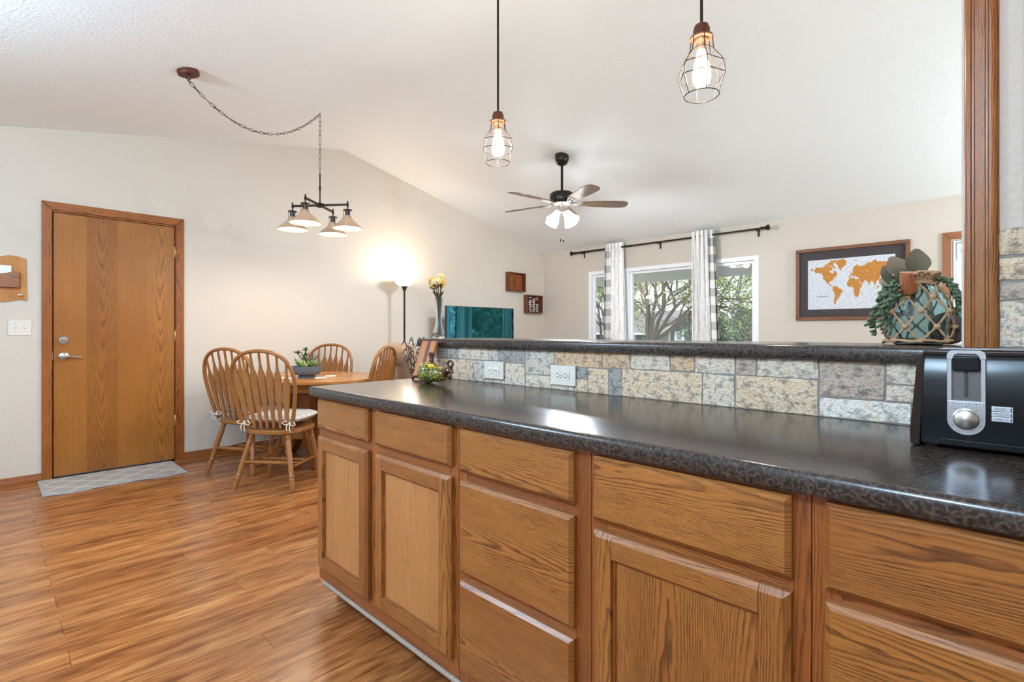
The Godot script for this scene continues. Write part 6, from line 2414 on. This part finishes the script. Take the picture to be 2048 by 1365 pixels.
# one gabled block of a house: gable end towards +z of `base`, windows on the gable or, for side windows, on the -x wall
func house_block(t: Node3D, base: Transform3D, w: float, d: float, eave: float, rise: float, wall_m: Material, wins: Array, side_wins: Array) -> void:
	var put := func(called: String, b: MB, m: Material) -> MeshInstance3D:
		var o := part(called, b, m, t)
		o.transform = base
		return o
	var b := mb()
	var p := PackedVector2Array([Vector2(-w / 2, 0), Vector2(w / 2, 0), Vector2(w / 2, eave), Vector2(0, eave + rise), Vector2(-w / 2, eave)])
	b.prism(p, -d, 0.0)
	put.call("walls", b, wall_m)
	var y := 0.9
	while y < eave + rise - 0.25:
		var half := w / 2 if y < eave else w / 2 * (1.0 - (y + 0.16 - eave) / rise)
		if half > 0.15:
			b = mb()
			b.xf = Transform3D(Basis(Vector3(1, 0, 0), -0.08), Vector3(0, y, 0.008))
			b.box(Vector3(0, 0.08, 0), Vector3(half * 2 - 0.02, 0.165, 0.012))
			put.call("board", b, wall_m)
		if y < eave - 0.2 and side_wins.size() > 0:
			b = mb()
			b.xf = Transform3D(Basis(Vector3(0, 0, 1), -0.08), Vector3(-w / 2 - 0.008, y, -d / 2))
			b.box(Vector3(0, 0.08, 0), Vector3(0.012, 0.165, d - 0.02))
			put.call("board", b, wall_m)
		y += 0.165
	for s: float in [-1.0, 1.0]:
		b = mb()
		var q := PackedVector2Array([Vector2(s * (w / 2 + 0.35), eave - 0.35 * rise / (w / 2)), Vector2(0, eave + rise), Vector2(0, eave + rise + 0.14), Vector2(s * (w / 2 + 0.35), eave - 0.35 * rise / (w / 2) + 0.14)])
		b.prism(q, -d - 0.3, 0.35)
		put.call("roof", b, M.shingle)
		b = mb()
		var q2 := PackedVector2Array([Vector2(s * (w / 2 + 0.36), eave - 0.36 * rise / (w / 2) - 0.05), Vector2(0, eave + rise - 0.03), Vector2(0, eave + rise + 0.13), Vector2(s * (w / 2 + 0.36), eave - 0.36 * rise / (w / 2) + 0.12)])
		b.prism(q2, 0.352, 0.38)
		put.call("barge_board", b, M.white_trim)
		b = mb()
		b.box(Vector3(s * (w / 2 + 0.39), eave - 0.35 * rise / (w / 2) + 0.05, -d / 2), Vector3(0.1, 0.12, d + 0.6))
		put.call("gutter", b, M.white_trim)
		b = mb()
		b.box(Vector3(s * (w / 2 - 0.05), eave / 2, 0.03), Vector3(0.12, eave, 0.04))
		put.call("corner_board", b, M.white_trim)
	for k in wins.size() + side_wins.size():
		var wn: Array = wins[k] if k < wins.size() else side_wins[k - wins.size()]
		var tr := Transform3D.IDENTITY
		if k >= wins.size():
			tr = Transform3D(Basis(Vector3.UP, -PI / 2), Vector3(-w / 2, 0, 0))
		b = mb()
		b.xf = tr
		for s: float in [-1.0, 1.0]:
			b.box(Vector3(wn[0] + s * wn[2] / 2, wn[1], 0.04), Vector3(0.1, wn[3] + 0.1, 0.06))
			b.box(Vector3(wn[0], wn[1] + s * wn[3] / 2, 0.04), Vector3(wn[2], 0.1, 0.06))
		b.box(Vector3(wn[0], wn[1], 0.035), Vector3(wn[2], 0.06, 0.04))
		var fr: MeshInstance3D = put.call("window", b, M.white_trim)
		b = mb()
		b.xf = tr
		b.box(Vector3(wn[0], wn[1], 0.02), Vector3(wn[2], wn[3], 0.03))
		part("pane", b, M.house_glass, fr)

func outdoors() -> void:
	var b := mb()
	b.box(Vector3(-6, -0.85, -7.6), Vector3(60, 0.9, 2.7))
	setting("terrace", b, M.concrete)
	b = mb()
	b.box(Vector3(-12, -1.75, -45), Vector3(160, 0.3, 76))
	setting("lawn", b, M.grass)
	b = mb()
	b.box(Vector3(-6, -0.35, 26), Vector3(90, 0.3, 48))
	setting("back_yard", b, M.grass)
	b = mb()
	b.box(Vector3(-28, -0.35, -2.6), Vector3(45, 0.3, 9.2))
	setting("side_yard", b, M.grass)
	# porch roof over the window
	b = mb()
	b.box(Vector3(-3.2, 2.33, -7.25), Vector3(6.4, 0.05, 2.0))
	setting("porch_ceiling", b, M.soffit)
	b = mb()
	b.box(Vector3(-3.2, 2.19, -8.2), Vector3(6.5, 0.34, 0.12), 0.01)
	setting("porch_beam", b, M.soffit)
	b = mb()
	b.box(Vector3(-3.2, 2.42, -7.3), Vector3(6.8, 0.1, 2.2))
	setting("porch_roof", b, M.shingle)
	var t := thing("blue_house", "teal-blue house with white gable trim seen through the middle pane", "house", Vector3(-11.9, -1.6, -26.0), 0.12)
	house_block(t, Transform3D.IDENTITY, 2.9, 4.5, 2.75, 1.05, M.siding_blue, [[-0.85, 2.25, 0.42, 0.9]], [])
	house_block(t, Transform3D(Basis(Vector3.UP, PI / 2), Vector3(-1.0, 0, -3.6)), 4.4, 5.2, 2.75, 1.15, M.siding_blue, [], [[-1.15, 2.2, 0.8, 0.9], [-3.4, 2.2, 0.8, 0.9]])
	t = thing("grey_house", "grey neighbouring house at the left edge of the window view", "house", Vector3(-22.3, -1.6, -26.0), 0.1)
	house_block(t, Transform3D.IDENTITY, 5.2, 7.0, 2.75, 1.0, M.siding_grey, [[1.6, 2.1, 0.6, 1.0]], [])
	tree("broad budding tree with a forked trunk in the middle pane", Vector3(-8.4, -1.55, -15.0), 2.4, 1.5, 0.125, 4, [Vector3(-0.35, 1, 0.1), Vector3(0.75, 0.8, 0.2), Vector3(0.25, 1, -0.3), Vector3(-0.1, 1.1, 0.35), Vector3(1.0, 0.45, -0.1), Vector3(0.9, 0.9, 0.5)], 8000, 0.034, M.spring_leaf)
	tree("thin budding tree filling the right pane", Vector3(-6.9, -1.55, -18.5), 1.8, 1.6, 0.085, 4, [Vector3(-0.5, 1, 0.1), Vector3(0.5, 1.0, 0.2), Vector3(0.1, 1, -0.4), Vector3(0.8, 0.8, 0.1)], 7000, 0.036, M.spring_leaf)
	tree("budding tree at the left pane", Vector3(-11.9, -1.55, -17.5), 2.2, 1.5, 0.1, 4, [Vector3(-0.4, 1, 0.1), Vector3(0.2, 1.0, 0.2), Vector3(0.1, 1, -0.4)], 6000, 0.036, M.spring_leaf)
	tree("dense green shrub tree low in the right pane", Vector3(-8.1, -1.55, -22.5), 1.1, 1.15, 0.1, 3, [Vector3(-0.8, 1, 0.1), Vector3(0.8, 1.0, 0.2), Vector3(0.1, 1, -0.6), Vector3(0.1, 1, 0.6), Vector3(1.2, 0.6, 0), Vector3(-1.1, 0.5, 0.2)], 9000, 0.085, M.fir)
	tree("leafy green tree to the right of the porch", Vector3(8.6, -1.55, -17.5), 1.6, 1.5, 0.14, 4, [Vector3(-0.6, 1, 0.1), Vector3(0.6, 1.0, 0.2), Vector3(0.1, 1, -0.5), Vector3(0.1, 1, 0.6)], 2400, 0.1, M.spring_leaf)
	tree("second leafy green tree to the right of the porch, nearer the wall", Vector3(4.2, -1.55, -15.0), 1.4, 1.4, 0.12, 4, [Vector3(-0.6, 1, 0.1), Vector3(0.6, 1.0, 0.2), Vector3(0.1, 1, -0.5), Vector3(0.1, 1, 0.6)], 2600, 0.1, M.fir)
